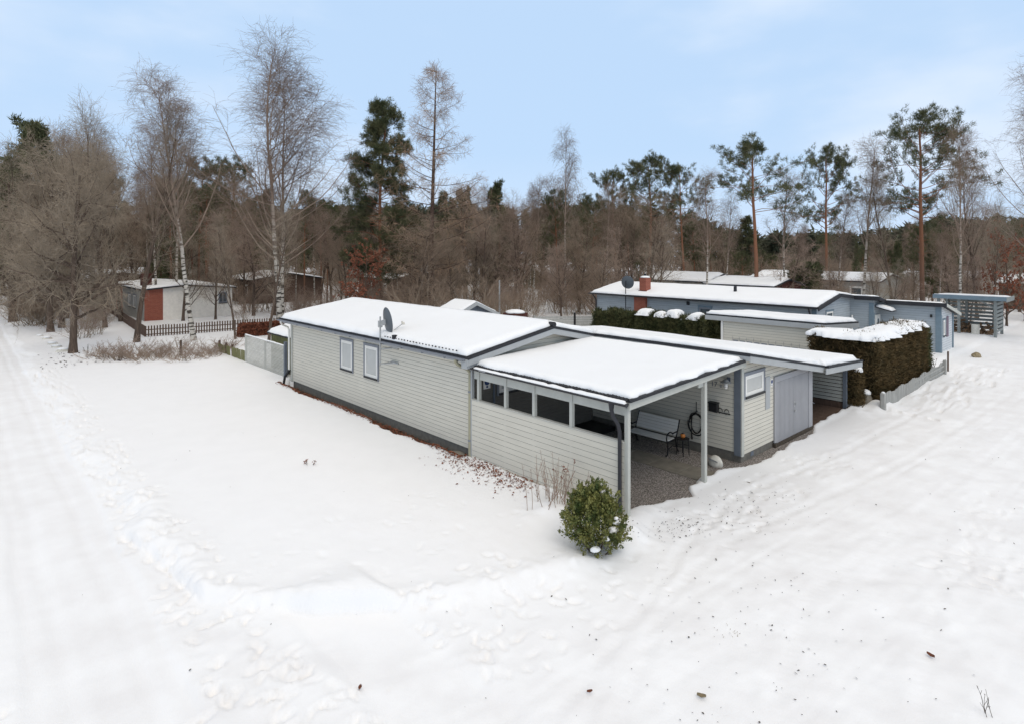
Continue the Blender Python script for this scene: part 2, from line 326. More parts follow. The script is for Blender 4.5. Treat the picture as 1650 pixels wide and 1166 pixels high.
def snow_on(mb, x0, x1, y0, y1, hf, t=0.12, res=0.12, seed=1, open_sides='', rag=0.03, lump=0.015, r=0.14):
    nx = max(3, int((x1 - x0) / res) + 1); ny = max(3, int((y1 - y0) / res) + 1)
    X, Y = np.meshgrid(np.linspace(x0, x1, nx), np.linspace(y0, y1, ny), indexing='ij')
    big = 9.0
    dl = X - x0 if 'l' not in open_sides else X * 0 + big; dr = x1 - X if 'r' not in open_sides else X * 0 + big
    df = Y - y0 if 'f' not in open_sides else X * 0 + big; db = y1 - Y if 'b' not in open_sides else X * 0 + big
    d = np.minimum(np.minimum(dl, dr), np.minimum(df, db))
    d = np.clip(d + fbm(X, Y, 0.35, seed, 2) * 0.06, 0, None); q = np.clip(d / r, 0, 1)
    prof = np.sqrt(np.clip(1 - (1 - q) ** 2, 0, 1)) * 0.9 + 0.1
    H = np.vectorize(hf)(X, Y)
    Z = H + t * prof + fbm(X, Y, 1.3, seed + 5, 3) * lump * 2 * q
    jx = fbm(Y * 1.0, X * 0 + 3, 0.3, seed + 9, 3) * rag * 2; jy = fbm(X * 1.0, Y * 0 + 7, 0.3, seed + 11, 3) * rag * 2
    wx = np.where((X == x0) | (X == x1), 1.0, 0.0); wy = np.where((Y == y0) | (Y == y1), 1.0, 0.0)
    X = X + jx * wx; Y = Y + jy * wy
    b = len(mb.v); idx = np.arange(nx * ny).reshape(nx, ny) + b
    mb.v += list(zip(X.ravel().tolist(), Y.ravel().tolist(), Z.ravel().tolist()))
    for i in range(nx - 1):
        for j in range(ny - 1): mb.f.append((idx[i, j], idx[i + 1, j], idx[i + 1, j + 1], idx[i, j + 1])); mb.m.append(0)
    # skirt down to the roof
    loop = [(i, 0) for i in range(nx)] + [(nx - 1, j) for j in range(1, ny)] + [(i, ny - 1) for i in range(nx - 2, -1, -1)] + [(0, j) for j in range(ny - 2, 0, -1)]
    b2 = len(mb.v); mb.v += [(float(X[i, j]), float(Y[i, j]), float(H[i, j]) + 0.002) for i, j in loop]; n = len(loop)
    for k in range(n):
        k2 = (k + 1) % n; mb.f.append((b2 + k, b2 + k2, int(idx[loop[k2]]), int(idx[loop[k]]))); mb.m.append(0)
    return mb

def window(parent, axis, plane, s0, s1, z0, z1, sgn, pane='pane', casing='frame_grey', sash='white', cw=0.075, name='window', mullion=False):
    # axis 'v': lies in plane u=plane facing sgn*u, s runs along v; axis 'u': plane v=plane facing sgn*v
    def bx(mb, a0, a1, za, zb, o0, o1):
        p, q = sorted((plane + sgn * o0, plane + sgn * o1))
        return mb.box(p, q, a0, a1, za, zb) if axis == 'v' else mb.box(a0, a1, p, q, za, zb)
    f = MB(); bx(f, s0, s1, z1 - cw, z1, -.02, .035); bx(f, s0, s0 + cw, z0 - .05, z1 - cw, -.02, .034); bx(f, s1 - cw, s1, z0 - .05, z1 - cw, -.02, .034)
    bx(f, s0 - .02, s1 + .02, z1, z1 + .02, -.02, .05)
    wi = put(name, f, M[casing], parent)
    s = MB(); a0, a1, b0, b1 = s0 + cw, s1 - cw, z0 + .03, z1 - cw; k = 0.105
    bx(s, a0, a1, b1 - k, b1, -.02, .022); bx(s, a0, a1, b0, b0 + k, -.02, .022); bx(s, a0, a0 + k, b0 + k, b1 - k, -.02, .021); bx(s, a1 - k, a1, b0 + k, b1 - k, -.02, .021)
    if mullion: c = (a0 + a1) / 2; bx(s, c - .03, c + .03, b0 + k, b1 - k, -.02, .020)
    put('frame', s, M[sash], wi)
    p = MB(); bx(p, a0 + k, a1 - k, b0 + k, b1 - k, -.02, .006); put('pane', p, M[pane], wi)
    sl = MB(); bx(sl, a0 - .01, a1 + .01, z0 - .03, z0 + .03, -.02, .07); put('sill', sl, M['black'], wi)
    return wi

def post(parent, x, y, w_, z0, z1, m='trim', name='post'):
    return put(name, MB().bbox(x - w_ / 2, x + w_ / 2, y - w_ / 2, y + w_ / 2, z0, z1), M[m], parent)
def gutter_mb(p0, p1, r=0.065, k=7):
    p0 = Vector(p0); p1 = Vector(p1); d = (p1 - p0).normalized(); s = d.cross(Vector((0, 0, 1))).normalized()
    mb = MB()
    def ring(p, rr): return [p + s * rr * math.cos(math.pi + math.pi * j / k) + Vector((0, 0, rr * math.sin(math.pi + math.pi * j / k))) for j in range(k + 1)]
    o0, o1, i0, i1 = ring(p0, r), ring(p1, r), ring(p0, r - .006), ring(p1, r - .006)
    mb.rings([o0, o1], closed=False); mb.rings([i1, i0], closed=False)
    for a, b in ((o0, i0), (o1, i1)): mb.rings([a, b], closed=False)
    for e in (0, k): mb.poly([o0[e], o1[e], i1[e], i0[e]])
    mb.poly(o0); mb.poly(o1[::-1]); return mb
# ------------------------------------------------------------------ the long grey bungalow with carport and garage wing
def hr(u):
    if u <= 3.1: return 3.05 + (u + .40) * (0.57 / 3.5)
    if u <= 5.2: return 3.62 - (u - 3.1) * (0.45 / 2.1)
    if u <= 10.6: return 3.17 - (u - 5.2) * (1.02 / 5.4)
    return 2.15 - (u - 10.6) * 0.062
HR = lambda x, y: hr(x)
hc = lambda x, y=0: 2.78 + 0.04 * x

H = thing('bungalow', 'long low grey bungalow with snowy roof, open carport and garage wing', 'house', (0, 0, 0))
WM = [M['siding'], M['groove']]
put('wall', siding(MB(), (0.08, 18.3), (0.08, 5.4), 0.27, 3.04, 3.04), WM, H)
g = siding(MB(), (0.08, 5.4), (3.1, 5.4), 2.70, hr(.08) - .07, hr(3.1) - .07); siding(g, (3.1, 5.4), (5.4, 5.4), 2.70, hr(3.1) - .07, hr(5.4) - .05)
put('gable_wall', g, WM, H)
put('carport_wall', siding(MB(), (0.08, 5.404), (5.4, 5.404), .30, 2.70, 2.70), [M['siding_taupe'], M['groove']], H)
put('wall', siding(MB(), (5.4, 5.4), (5.4, 0.0), 0.30, 3.08, 3.08, .115), WM, H)
put('wall', siding(MB(), (5.4, 0), (10.3, 0), 0.24, hr(5.4) - .07, hr(10.3) - .07, .115), WM, H)
b = siding(MB(), (10.3, 0), (10.3, 18.3), 0.24, 2.15, 2.15); siding(b, (10.3, 18.3), (3.1, 18.3), 0.24, hr(10.3) - .07, hr(3.1) - .07); siding(b, (3.1, 18.3), (.08, 18.3), 0.24, hr(3.1) - .07, hr(.08) - .07)
put('rear_wall', b, WM, H)
p = MB().box(0.13, 0.5, 5.45, 18.2, -.3, 0.275).box(0.5, 5.45, 5.45, 5.8, -.3, .305).box(5.43, 5.8, .03, 5.4, -.3, .305).box(5.8, 7.5, .03, .4, -.3, .245).box(9.9, 10.25, .05, 18.2, -.3, .245)
put('plinth', p, M['plinth'], H)
put('vent', MB().box(6.02, 6.2, .02, .06, .08, .2), M['corner'], H)
# roof deck in its three pitches
rf = MB()
slab(rf, [(-.40, 5.12), (3.1, 5.12), (3.1, 18.5), (-.40, 18.5)], HR, .07); slab(rf, [(3.1, 5.12), (5.2, 5.12), (5.2, 18.5), (3.1, 18.5)], HR, .07)
slab(rf, [(5.18, -.34), (10.6, -.34), (10.6, 18.5), (5.18, 18.5)], HR, .06); slab(rf, [(10.6, -.44), (13.98, -.44), (13.98, 12), (10.6, 12)], HR, .06)
ROOF = put('roof', rf, M['felt'], H)
sn = MB(); snow_on(sn, -.36, 3.1, 5.19, 18.45, HR, .17, .13, 3, 'r', .02)
snow_on(sn, 3.1, 5.2, 5.19, 18.45, HR, .17, .15, 4, 'lr', .02)
snow_on(sn, 5.22, 10.6, -.28, 5.19, HR, .17, .14, 5, 'rb', .03); snow_on(sn, 5.2, 10.6, 5.19, 18.45, HR, .17, .2, 6, 'lrf', .02)
snow_on(sn, 10.6, 13.92, -.38, 11.9, HR, .17, .16, 7, 'l', .03)
put('snow_cover', sn, M['roof_snow'], ROOF, True)
put('ridge_cap', MB().tube([(3.1, 5.06, 3.66), (3.1, 5.5, 3.66)], .085, 12), M['felt'], ROOF)
# verge boards, eaves boards
def sloped_board(mb, u0, u1, v0, v1, top, dep, n=1):
    for i in range(n):
        a, b = u0 + (u1 - u0) * i / n, u0 + (u1 - u0) * (i + 1) / n
        ta, tb = top(a), top(b)
        mb.hexa([(a, v0, ta - dep), (b, v0, tb - dep), (b, v1, tb - dep), (a, v1, ta - dep), (a, v0, ta), (b, v0, tb), (b, v1, tb), (a, v1, ta)])
    return mb
fb = MB(); t7 = lambda u: hr(u) - .071
sloped_board(fb, -.40, 3.1, 5.09, 5.13, t7, .19); sloped_board(fb, 3.1, 5.15, 5.09, 5.13, t7, .19)
put('verge_board', fb, M['fascia'], H)
fb = MB(); sloped_board(fb, -.40, 3.1, 5.075, 5.10, lambda u: hr(u) - .01, .075); sloped_board(fb, 3.1, 5.15, 5.075, 5.10, lambda u: hr(u) - .01, .075)
put('verge_flashing', fb, M['felt'], H)
put('eave_return', MB().hexa([(-.40, 5.135, 2.70), (.30, 5.135, 2.79), (.30, 5.38, 2.79), (-.40, 5.38, 2.70), (-.40, 5.135, 2.975), (.62, 5.135, 3.02), (.62, 5.38, 3.02), (-.40, 5.38, 2.975)]), M['fascia'], H)
put('eave_board', MB().box(-.385, -.36, 5.4, 18.48, 2.86, 2.985), M['fascia'], H)
put('soffit', MB().box(-.35, .12, 5.4, 18.45, 2.90, 2.93), M['fascia'], H)
put('fascia_board', MB().box(5.155, 5.18, -.36, 5.08, 2.96, 3.10), M['fascia'], H)
put('fascia_flashing', MB().box(5.145, 5.178, -.372, 5.07, 3.101, 3.19), M['felt'], H)
fb = MB(); sloped_board(fb, 5.18, 10.55, -.37, -.345, lambda u: hr(u) - .062, .17); put('verge_board', fb, M['fascia'], H)
fb = MB(); sloped_board(fb, 5.15, 10.55, -.385, -.346, lambda u: hr(u) + .01, .07); put('verge_flashing', fb, M['felt'], H)
fb = MB(); sloped_board(fb, 10.42, 13.98, -.475, -.445, lambda u: hr(max(u, 10.6)) - .062, .19); put('verge_board', fb, M['fascia'], H)
fb = MB(); sloped_board(fb, 10.60, 14.0, -.49, -.446, lambda u: hr(u) + .01, .07); put('verge_flashing', fb, M['felt'], H)
put('eave_board', MB().box(13.985, 14.01, -.46, 12, 1.72, 1.90), M['fascia'], H)
put('corner_board', MB().box(5.365, 5.398, 0.0, .20, .22, 2.95), M['corner'], H)
put('corner_board', MB().box(5.365, 5.50, -.036, -.002, .215, 3.0), M['trim'], H)
put('corner_board', MB().box(.045, .078, 18.14, 18.33, .22, 2.9), M['trim'], H)
put('corner_board', MB().box(.045, .078, 5.38, 5.52, .22, 2.9), M['trim'], H)
# eaves gutter and pipes of the long wall
put('gutter', gutter_mb((-.46, 18.5, 2.985), (-.46, 5.2, 2.985), .06), M['frame_grey'], H)
for i in range(11): put('gutter_bracket', MB().box(-.475, -.40, 6.1 + i * 1.15, 6.13 + i * 1.15, 2.90, 2.945), M['corner'], H)
dp = put('downpipe', MB().tube([(-.44, 5.6, 2.95), (-.44, 5.6, 2.86), (-.38, 5.58, 2.78), (-.10, 5.48, 2.62), (-.03, 5.45, 2.52), (-.03, 5.45, .12)], .050, 10), M['pipe_beige'], H)
for z in (.55, 1.95): put('pipe_clamp', MB().tube([(-.03, 5.45, z), (-.03, 5.45, z + .05)], .060, 10), M['frame_grey'], dp)
put('pipe_foot', MB().lathe((-.03, 5.45, 0.04), [(.085, 0), (.09, .05), (.07, .10), (.05, .13)], 12), M['pipe_beige'], dp)
put('downpipe', MB().tube([(-.44, 18.2, 2.95), (-.44, 18.2, 2.86), (-.36, 18.24, 2.76), (-.08, 18.32, 2.62), (-.02, 18.34, 2.5), (-.02, 18.34, .72)], .042, 10), M['white'], H)
put('pipe_collector', MB().tube([(-.02, 18.34, .74), (-.04, 18.36, .62), (-.16, 18.46, .42), (-.2, 18.5, .05)], [.075, .07, .055, .055], 10), M['black'], H)
put('pipe_stub', MB().tube([(-.02, 18.34, .38), (-.02, 18.34, 0)], .045, 10), M['white'], H)
put('roof_vent', MB().box(-.36, -.16, 9.0, 9.14, 3.11, 3.24), M['felt'], ROOF)
nk = MB()
for i in range(24):
    random.seed(40 + i); nk.box(-.395, -.37, 5.6 + i * .17, 5.63 + i * .17 + random.random() * .03, 3.14, 3.17 + random.random() * .01)
put('tile_edge', nk, M['felt'], ROOF)
# two narrow windows of the long wall
window(H, 'v', .08, 12.57, 13.62, 1.46, 2.65, -1); window(H, 'v', .08, 10.71, 11.77, 1.45, 2.65, -1)
# carport: roof sheet, front beam, header, posts, half wall
cs = MB(); n = 300
ys = [-.22 + 5.58 * i / n for i in range(n + 1)]; cz = [0.018 * math.sin(2 * math.pi * y / .105) for y in ys]
r0 = [(-.15, y, hc(-.15) + z) for y, z in zip(ys, cz)]; r1 = [(.5, y, hc(.5) + z) for y, z in zip(ys, cz)]
cs.rings([r0, [(x, y, z - .03) for x, y, z in r0]], closed=False); cs.rings([r1, r0], closed=False)
slab(cs, [(-.12, -.22), (5.15, -.22), (5.15, 5.36), (-.12, 5.36)], lambda x, y: hc(x) - .022, .035)
CR = put('carport_roof', cs, M['felt'], H)
sn = MB(); snow_on(sn, -.06, 5.13, -.19, 5.3, lambda x, y: hc(x) + .005 + .03 * sst(0.9, 0.0, x) * 0, .125, .085, 12, '', .05, .012, .22); put('snow_cover', sn, M['roof_snow'], CR, True)
put('front_beam', MB().hexa([(-.08, -.17, 2.535), (5.36, -.17, 2.785), (5.36, -.11, 2.785), (-.08, -.11, 2.535), (-.08, -.17, 2.72), (5.36, -.17, 2.94), (5.36, -.11, 2.94), (-.08, -.11, 2.72)]), M['trim'], H)
put('roof_edge', MB().hexa([(-.15, -.245, 2.722), (5.17, -.245, 2.93), (5.17, -.172, 2.93), (-.15, -.172, 2.722), (-.15, -.245, 2.785), (5.17, -.245, 2.995), (5.17, -.172, 2.995), (-.15, -.172, 2.785)]), M['felt'], H)
hd = MB(); hy = [5.30, 5.06, 3.92, 2.84, 1.57, -.10]
for i in range(5): hd.box(-.028, .028, hy[i + 1] + .042, hy[i] - .042, 2.38, 2.70)
put('header_board', hd, M['trim'], H)
for y in (5.06, 3.92, 2.84, 1.57): put('carport_post', MB().bbox(-.055, .045, y - .045, y + .045, .1, 2.705), M['trim'], H)
put('carport_post', MB().bbox(-.035, .065, -.095, .005, -.05, 2.55), M['trim'], H)
pp = put('carport_post', MB().bbox(3.21, 3.33, -.11, 0.0, -.02, 2.69), M['trim'], H)
put('post_bracket', MB().hexa([(2.96, -.075, 2.54), (3.20, -.075, 2.54), (3.20, -.035, 2.54), (2.96, -.035, 2.54), (2.96, -.075, 2.67), (3.20, -.075, 2.682), (3.20, -.035, 2.682), (2.96, -.035, 2.67)]), M['trim'], pp)
put('half_wall', siding(MB(), (-.06, 5.33), (-.06, .0), .06, 1.775, 1.775, .143, .008), WM, H)
put('half_wall_back', MB().box(-.043, .03, .0, 5.33, .08, 1.77), M['pale_fence'], H)
put('wall_cap', MB().box(-.075, .045, .0, 5.34, 1.777, 1.80), M['pale_fence'], H)
for y in (4.2, 3.1, 2.0): put('footing_block', MB().box(-.04, .1, y - .14, y + .14, -.1, .078), M['plinth'], H)
put('gutter', gutter_mb((-.215, 5.36, 2.735), (-.215, -.2, 2.70), .07), M['gutter'], H)
gs = MB(); snow_on(gs, -.272, -.158, -.17, 5.0, lambda x, y: 2.70, .075, .03, 15, '', .008, .01, .05)
put('gutter_snow', gs, M['roof_snow'], H, True)
put('downpipe', MB().tube([(-.215, .22, 2.69), (-.215, .22, 2.50), (-.20, .20, 2.38), (-.13, .10, 2.18), (-.11, .075, 2.02), (-.11, .07, -.02)], [.075, .048, .045, .043, .043, .043], 12), M['gutter'], H)
put('corner_board', MB().box(-.05, .045, 5.34, 5.395, .12, 2.72), M['fascia'], H)
# garage front: window, panel, doors
window(H, 'u', 0, 5.52, 6.84, 1.84, 2.53, -1)
put('meter_panel', MB().box(6.9, 7.18, -.028, .0, 1.28, 2.24), M['fascia'], H)
fr = MB().box(7.46, 10.02, -.05, -.005, 1.995, 2.17).box(7.46, 7.585, -.05, -.005, .16, 1.993).box(10.03, 10.34, -.06, .02, .12, 1.99)
put('door_frame', fr, M['door_grey'], H)
for a, b in ((7.59, 8.80), (8.81, 10.02)):
    d = MB(); x = a; k = 0
    while x < b - .01:
        x2 = min(b, x + .0935); d.box(x, x2 - .022, -.052, -.008, .14, 1.99); d.box(x2 - .022, x2, -.026, -.010, .14, 1.99, 1); x = x2
    dr = put('garage_door', d, [M['door_grey'], M['frame_grey']], H)  # recess strips get a darker grey, rib shade put into the colour
    if a > 8: put('handle', MB().tube([(8.88, -.045, 1.12), (8.88, -.10, 1.12), (8.98, -.10, 1.12)], .016, 8).box(8.86, 8.91, -.062, -.051, 1.02, 1.20).tube([(8.885, -.06, .90), (8.885, -.10, .90)], .03, 10), M['galv'], dr); put('door_seam', MB().box(8.797, 8.813, -.03, -.012, .14, 1.99), M['black'], dr)
put('door_sill', MB().box(7.46, 10.34, -.07, .3, -.1, .13), M['soil'], H)
# side passage
put('slat_post', MB().box(13.78, 13.92, 0.02, .14, -.1, 1.90), M['corner'], H)
put('slat_post', MB().box(13.76, 13.83, 1.28, 1.42, -.1, 1.90), M['corner'], H)
put('slat_post', MB().box(13.76, 13.83, 5.0, 5.14, -.1, 1.90), M['corner'], H)
sl = MB()
for i in range(12): sl.box(13.835, 13.86, .14, 6.5, .30 + i * .135, .30 + i * .135 + .112)
put('slat_screen', sl, M['trim'], H)
put('kick_board', MB().box(13.82, 13.87, .14, 6.5, 0, .27), M['dark_wood'], H)
pf = MB()
for i in range(24): pf.box(10.36 + i * .142, 10.36 + i * .142 + .134, -.05, 8, .0, .055 + .004 * (i % 3))
put('passage_deck', pf, M['dark_wood'], H)
# gable wall under the carport: window and dark trim
window(H, 'u', 5.4, .95, 1.95, 1.75, 2.5, -1)
put('door_trim', MB().box(.80, .86, 5.36, 5.402, .3, 2.6), M['corner'], H)
put('floor_shade_slab', MB().box(2.6, 5.3, 4.35, 5.36, .02, .16), M['black'], H)  # black slab standing in for deep shade on the floor at the back

# ------------------------------------------------------------------ things on and around the house
def alarm_sign(axis, plane, s, z, wd, ht, label):
    t = thing('alarm_sign', label, 'sign')
    if axis == 'u':
        put('plate', MB().box(s - wd / 2, s + wd / 2, plane - .012, plane, z - ht / 2, z + ht / 2), M['white'], t)
        e = MB(); e.rings([[(s + wd * .38 * math.cos(a), plane - y, z + ht * .14 + wd * .38 * math.sin(a)) for a in [2 * math.pi * i / 20 for i in range(20)]] for y in (.010, .018)], 0, True)
        put('emblem', e, M['emblem'], t)
        put('emblem', MB().box(s - wd * .12, s + wd * .14, plane - .017, plane - .010, z - ht * .40, z - ht * .24), M['emblem'], t)
M['emblem'] = mat('emblem_blue', (0.03, 0.06, 0.17), 0.5)
alarm_sign('u', -.002, 7.33, 2.02, .15, .22, 'small white alarm sign with blue emblem beside the garage doors')
alarm_sign('u', 5.385, .55, 2.14, .26, .32, 'white sign with round blue emblem on the gable wall inside the carport')

d = thing('satellite_dish', 'dark grey satellite dish on a galvanised mast beside the long wall of the grey bungalow', 'satellite dish')
mx_, my_ = -.42, 9.78
mast = put('mast', MB().tube([(mx_, my_, 2.16), (mx_, my_, 3.80)], .028, 10), M['galv'], d)
for z in (2.22, 2.72): put('wall_bracket', MB().beam((mx_, my_, z), (.06, my_ - .28, z), .025, .03).beam((mx_, my_, z), (.06, my_ + .02, z), .025, .03).box(.03, .075, my_ - .36, my_ + .08, z - .03, z + .03), M['galv'], d)
nd = Vector((.98, -.19, .14)).normalized(); ax = nd.cross(Vector((0, 0, 1))).normalized(); ay = ax.cross(nd)
c0 = Vector((mx_, my_, 3.60)) + nd * .17
rings = []
for i in range(9):
    q = i / 8; rings.append([c0 + nd * (.10 * q * q) + (ax * .42 * q * math.cos(a) + ay * .46 * q * math.sin(a)) for a in [2 * math.pi * j / 32 for j in range(32)]])
m = MB(); m.rings(rings[::1] + [[p_ + nd * .006 for p_ in r_] for r_ in rings[::-1]]); put('reflector', m, M['dish'], d, True)
put('rim', MB().tube(rings[-1] + [rings[-1][0]], .009, 6), M['dish'], d)
put('mount', MB().beam(Vector((mx_, my_, 3.55)), c0 + nd * .03, .10, .16).box(mx_ - .06, mx_ + .06, my_ - .05, my_ + .05, 3.44, 3.66), M['galv'], d)
low = c0 + nd * .10 - ay * .44; tip = c0 + nd * .60 - ay * .20
put('feed_arm', MB().beam(low, tip, .022, .022), M['galv'], d)
put('feed_horn', MB().tube([tip - nd * .02, tip + nd * .07], [.035, .05], 10).tube([tip + ay * .0, tip + ay * .09], .03, 8), M['stone'], d)

bn = thing('park_bench', 'white slatted park bench with black iron ends under the carport', 'bench', (4.50, 2.44, .06))
sl = MB()
for i in range(4): sl.box(-.06 + i * .10 - .10, -.06 + i * .10 - .01, -.70, .70, .40 + .004 * i, .425 + .004 * i)
put('seat', sl, M['white'], bn)
sl = MB()
for i in range(5):
    z = .49 + i * .085; x = .30 + i * .034
    sl.hexa([(x, -.70, z), (x + .02, -.70, z - .005), (x + .02, .70, z - .005), (x, .70, z), (x + .028, -.70, z + .075), (x + .048, -.70, z + .07), (x + .048, .70, z + .07), (x + .028, .70, z + .075)])
put('backrest', sl, M['white'], bn)
for y in (-.72, .72):
    e = MB(); T = lambda pts, r: e.tube([(x, y, z) for x, z in pts], r, 8)
    T([(-.18, .40), (0, .385), (.26, .39), (.32, .48), (.42, .72), (.49, .93)], .02)
    T([(-.24, 0), (-.16, .02), (-.13, .18), (-.17, .40)], .022); T([(.46, 0), (.38, .02), (.31, .18), (.27, .39)], .022); T([(-.14, .16), (.08, .24), (.31, .16)], .014)
    arc = [(-.02 + .17 * math.cos(a) - .02, .50 + .15 * math.sin(a)) for a in [math.pi * (1.35 - 1.15 * i / 12) for i in range(13)]]
    T([(-.10, .40)] + arc + [(.36, .60)], .02)
    put('side_frame', e, M['black'], bn)

st = thing('side_table', 'small black metal stool table at the wall beside the white bench', 'table', (4.76, 1.47, .05))
put('tabletop', MB().lathe((0, 0, .46), [(.17, 0), (.19, .01), (.19, .03), (.17, .035)], 20), M['black'], st)
for a in range(4):
    c, s = math.cos(a * math.pi / 2 + .6), math.sin(a * math.pi / 2 + .6); put('leg', MB().tube([(.15 * c, .15 * s, .46), (.18 * c, .18 * s, 0)], .013, 8), M['black'], st)
put('ring_brace', MB().tube([(.165 * math.cos(2 * math.pi * i / 20), .165 * math.sin(2 * math.pi * i / 20), .26) for i in range(21)], .008, 6), M['black'], st)
pk = thing('candle_lantern', 'small round orange lantern on the black stool table', 'lantern', (4.76, 1.47, .545))
put('globe', MB().lathe((0, 0, 0), [(.03, 0), (.065, .03), (.075, .07), (.06, .11), (.03, .13)], 14), M['orange'], pk, True)
put('rim', MB().lathe((0, 0, .125), [(.04, 0), (.04, .02), (.02, .022)], 12), M['black'], pk)

ho = thing('hose_coil', 'black garden hose coiled on a hook on the garage wall behind the carport post', 'hose', (5.34, 1.36, .98))
random.seed(5)
hp = []
for i in range(110):
    a = i * .29; r = .27 + .05 * math.sin(i * .13) + .02 * math.sin(i * .71); hp.append((-.02 - .03 * math.sin(i * .37), r * .8 * math.cos(a), -.06 + r * 1.15 * math.sin(a) - .05))
put('hose', MB().tube(hp, .013, 6), M['black_rubber'], ho, True)
put('hanging_end', MB().tube([(-.05, .12, .1), (-.06, .14, -.25), (-.06, .13, -.42), (-.06, .12, -.58)], [.013, .013, .022, .028], 6), M['black_rubber'], ho, True)
put('hook', MB().beam((.04, 0, .26), (-.06, 0, .24), .03, .03).tube([(-.02, 0, .24), (-.02, 0, .55)], .014, 6), M['black'], ho)
mb_ = thing('mailbox', 'black letterbox on the garage wall beside the carport post', 'mailbox', (5.38, .80, 1.34))
put('box', MB().bbox(-.12, 0, -.14, .14, 0, .25, .012), M['black'], mb_); put('lid', MB().hexa([(-.14, -.15, .252), (.005, -.15, .252), (.005, .15, .252), (-.14, .15, .252), (-.13, -.15, .27), (.005, -.15, .29), (.005, .15, .29), (-.13, .15, .27)]), M['black'], mb_)
wl = thing('wall_lantern', 'grey stable lantern with white bulb high on the garage wall by the corner', 'lamp', (5.37, .36, 2.1))
put('shade', MB().lathe((-.18, 0, .17), [(.15, 0), (.155, .015), (.09, .05), (.06, .09), (.02, .11)], 16), M['galv'], wl)
put('bulb', MB().lathe((-.18, 0, 0), [(.03, 0), (.055, .03), (.06, .08), (.05, .16)], 12), M['white'], wl, True)
put('cage', MB().tube([(-.18 + .075 * math.cos(a), .075 * math.sin(a), .06) for a in [2 * math.pi * i / 14 for i in range(15)]], .006, 6), M['galv'], wl)
put('bracket', MB().beam((0, 0, .24), (-.18, 0, .26), .03, .03).box(-.015, .005, -.05, .05, .14, .30), M['corner'], wl)
rk = thing('coat_rack', 'small iron hook rack with two arches on the garage wall below the lantern', 'hook rack', (5.385, .52, 1.36))
put('rail', MB().box(-.02, .0, -.2, .2, -.03, .0), M['black'], rk)
for y in (-.1, .1): put('arch', MB().tube([(-.02, y + .065 * math.cos(a), .03 + .085 * math.sin(a)) for a in [math.pi * i / 10 for i in range(11)]], .012, 6).tube([(-.01, y, 0), (-.07, y, -.03), (-.08, y, .02)], .009, 6), M['black'], rk)

def lettering(body, size, loc, rot, m, parent, name='lettering', ext=.004):
    c = bpy.data.curves.new(name, 'FONT'); c.body = body; c.size = size; c.extrude = ext; c.align_x = 'CENTER'; c.align_y = 'CENTER'; 
    tmp = bpy.data.objects.new(name, c); me = bpy.data.meshes.new_from_object(tmp.evaluated_get(bpy.context.evaluated_depsgraph_get()) if False else tmp); bpy.data.objects.remove(tmp); me.materials.clear(); me.materials.append(m)
    o = bpy.data.objects.new(name, me); COL.objects.link(o); o.parent = parent; o.location = loc; o.rotation_euler = rot; return o
nb = thing('house_number', 'metal house number on the grey garage wall beside the lantern', 'house number', (5.385, .75, 2.13))
lettering('17', .20, (-.006, .07, 0), (R(90), 0, R(-90)), M['corner'], nb, 'digits'); lettering('a', .15, (-.006, -.14, -.01), (R(90), 0, R(-90)), M['corner'], nb, 'letter')

def blob(rx, ry, rz, seed, amp=.12, n=20, k=28, flat=.35):
    m = MB(); rings = []
    for i in range(n + 1):
        ph = math.pi * i / n - math.pi / 2; ring = []
        for j in range(k):
            th = 2 * math.pi * j / k; x, y, z = math.cos(ph) * math.cos(th), math.cos(ph) * math.sin(th), math.sin(ph)
            q = 1 + amp * float(fbm(np.array(x * 1.4 + z * .9 + 9), np.array(y * 1.4 - z * .7 + 5), 1.0, seed, 3)); zz = max(z, -flat)
            ring.append((rx * x * q, ry * y * q, rz * (zz + flat)))
        rings.append(ring)
    return m.rings(rings, 0, True)
ws = thing('welcome_stone', 'rounded pale boulder with painted welcome word beside the front garage corner', 'stone', (4.70, .40, .02), R(-14))
put('boulder', blob(.15, .22, .22, 3, .2), M['stone'], ws, True)
lettering('VÄLKOMMEN', .056, (-.142, -.02, .185), (R(62), R(4), R(-90)), M['corner'], ws)

# ------------------------------------------------------------------ neighbours
WB = [M['siding_blue'], M['groove_blue']]
def hb(u):
    if u <= 27: return 2.92 + (u - 23.6) * (0.60 / 3.4)
    if u <= 29.3: return 3.52 - (u - 27) * .10
    return 3.29 - (u - 29.3) * 0.215
HB = lambda x, y: hb(x)
hh = lambda x, y=0: 3.02 - (x - 30.4) * 0.215
BH = thing('blue_bungalow', 'blue grey bungalow with red brick chimney on the far side of the cedar hedges', 'house')
put('wall', siding(MB(), (24, 20.4), (24, 4.9), .1, 2.95, 2.95, .14), WB, BH)
g = siding(MB(), (24, 4.9), (27, 4.9), .1, hb(24) - .08, hb(27) - .08, .14); siding(g, (27, 4.9), (29.4, 4.9), .1, hb(27) - .08, hb(29.4) - .08, .14); put('gable_wall', g, WB, BH)
put('wall', siding(MB(), (29.4, 5.0), (29.4, 3.65), .1, 3.2, 3.2, .14), WB, BH)
put('wall', siding(MB(), (29.4, 3.65), (30.7, 3.65), .1, hb(29.4) - .06, hb(30.7) - .06, .14), WB, BH)
put('wall', siding(MB(), (30.7, 4.6), (30.7, .55), .1, 2.93, 2.93, .14), WB, BH)
g = siding(MB(), (30.7, .55), (33.6, .55), .12, hh(30.7) - .06, hh(33.6) - .06, .14); siding(g, (33.6, .55), (33.6, 20.4), .1, 2.25, 2.25, .14); siding(g, (33.6, 20.4), (24, 20.4), .1, 2.3, 2.9, .14); put('wall', g, [mat('siding_pale_blue', (.58, .61, .63), .6, .06, 1.5), M['groove_blue']], BH)
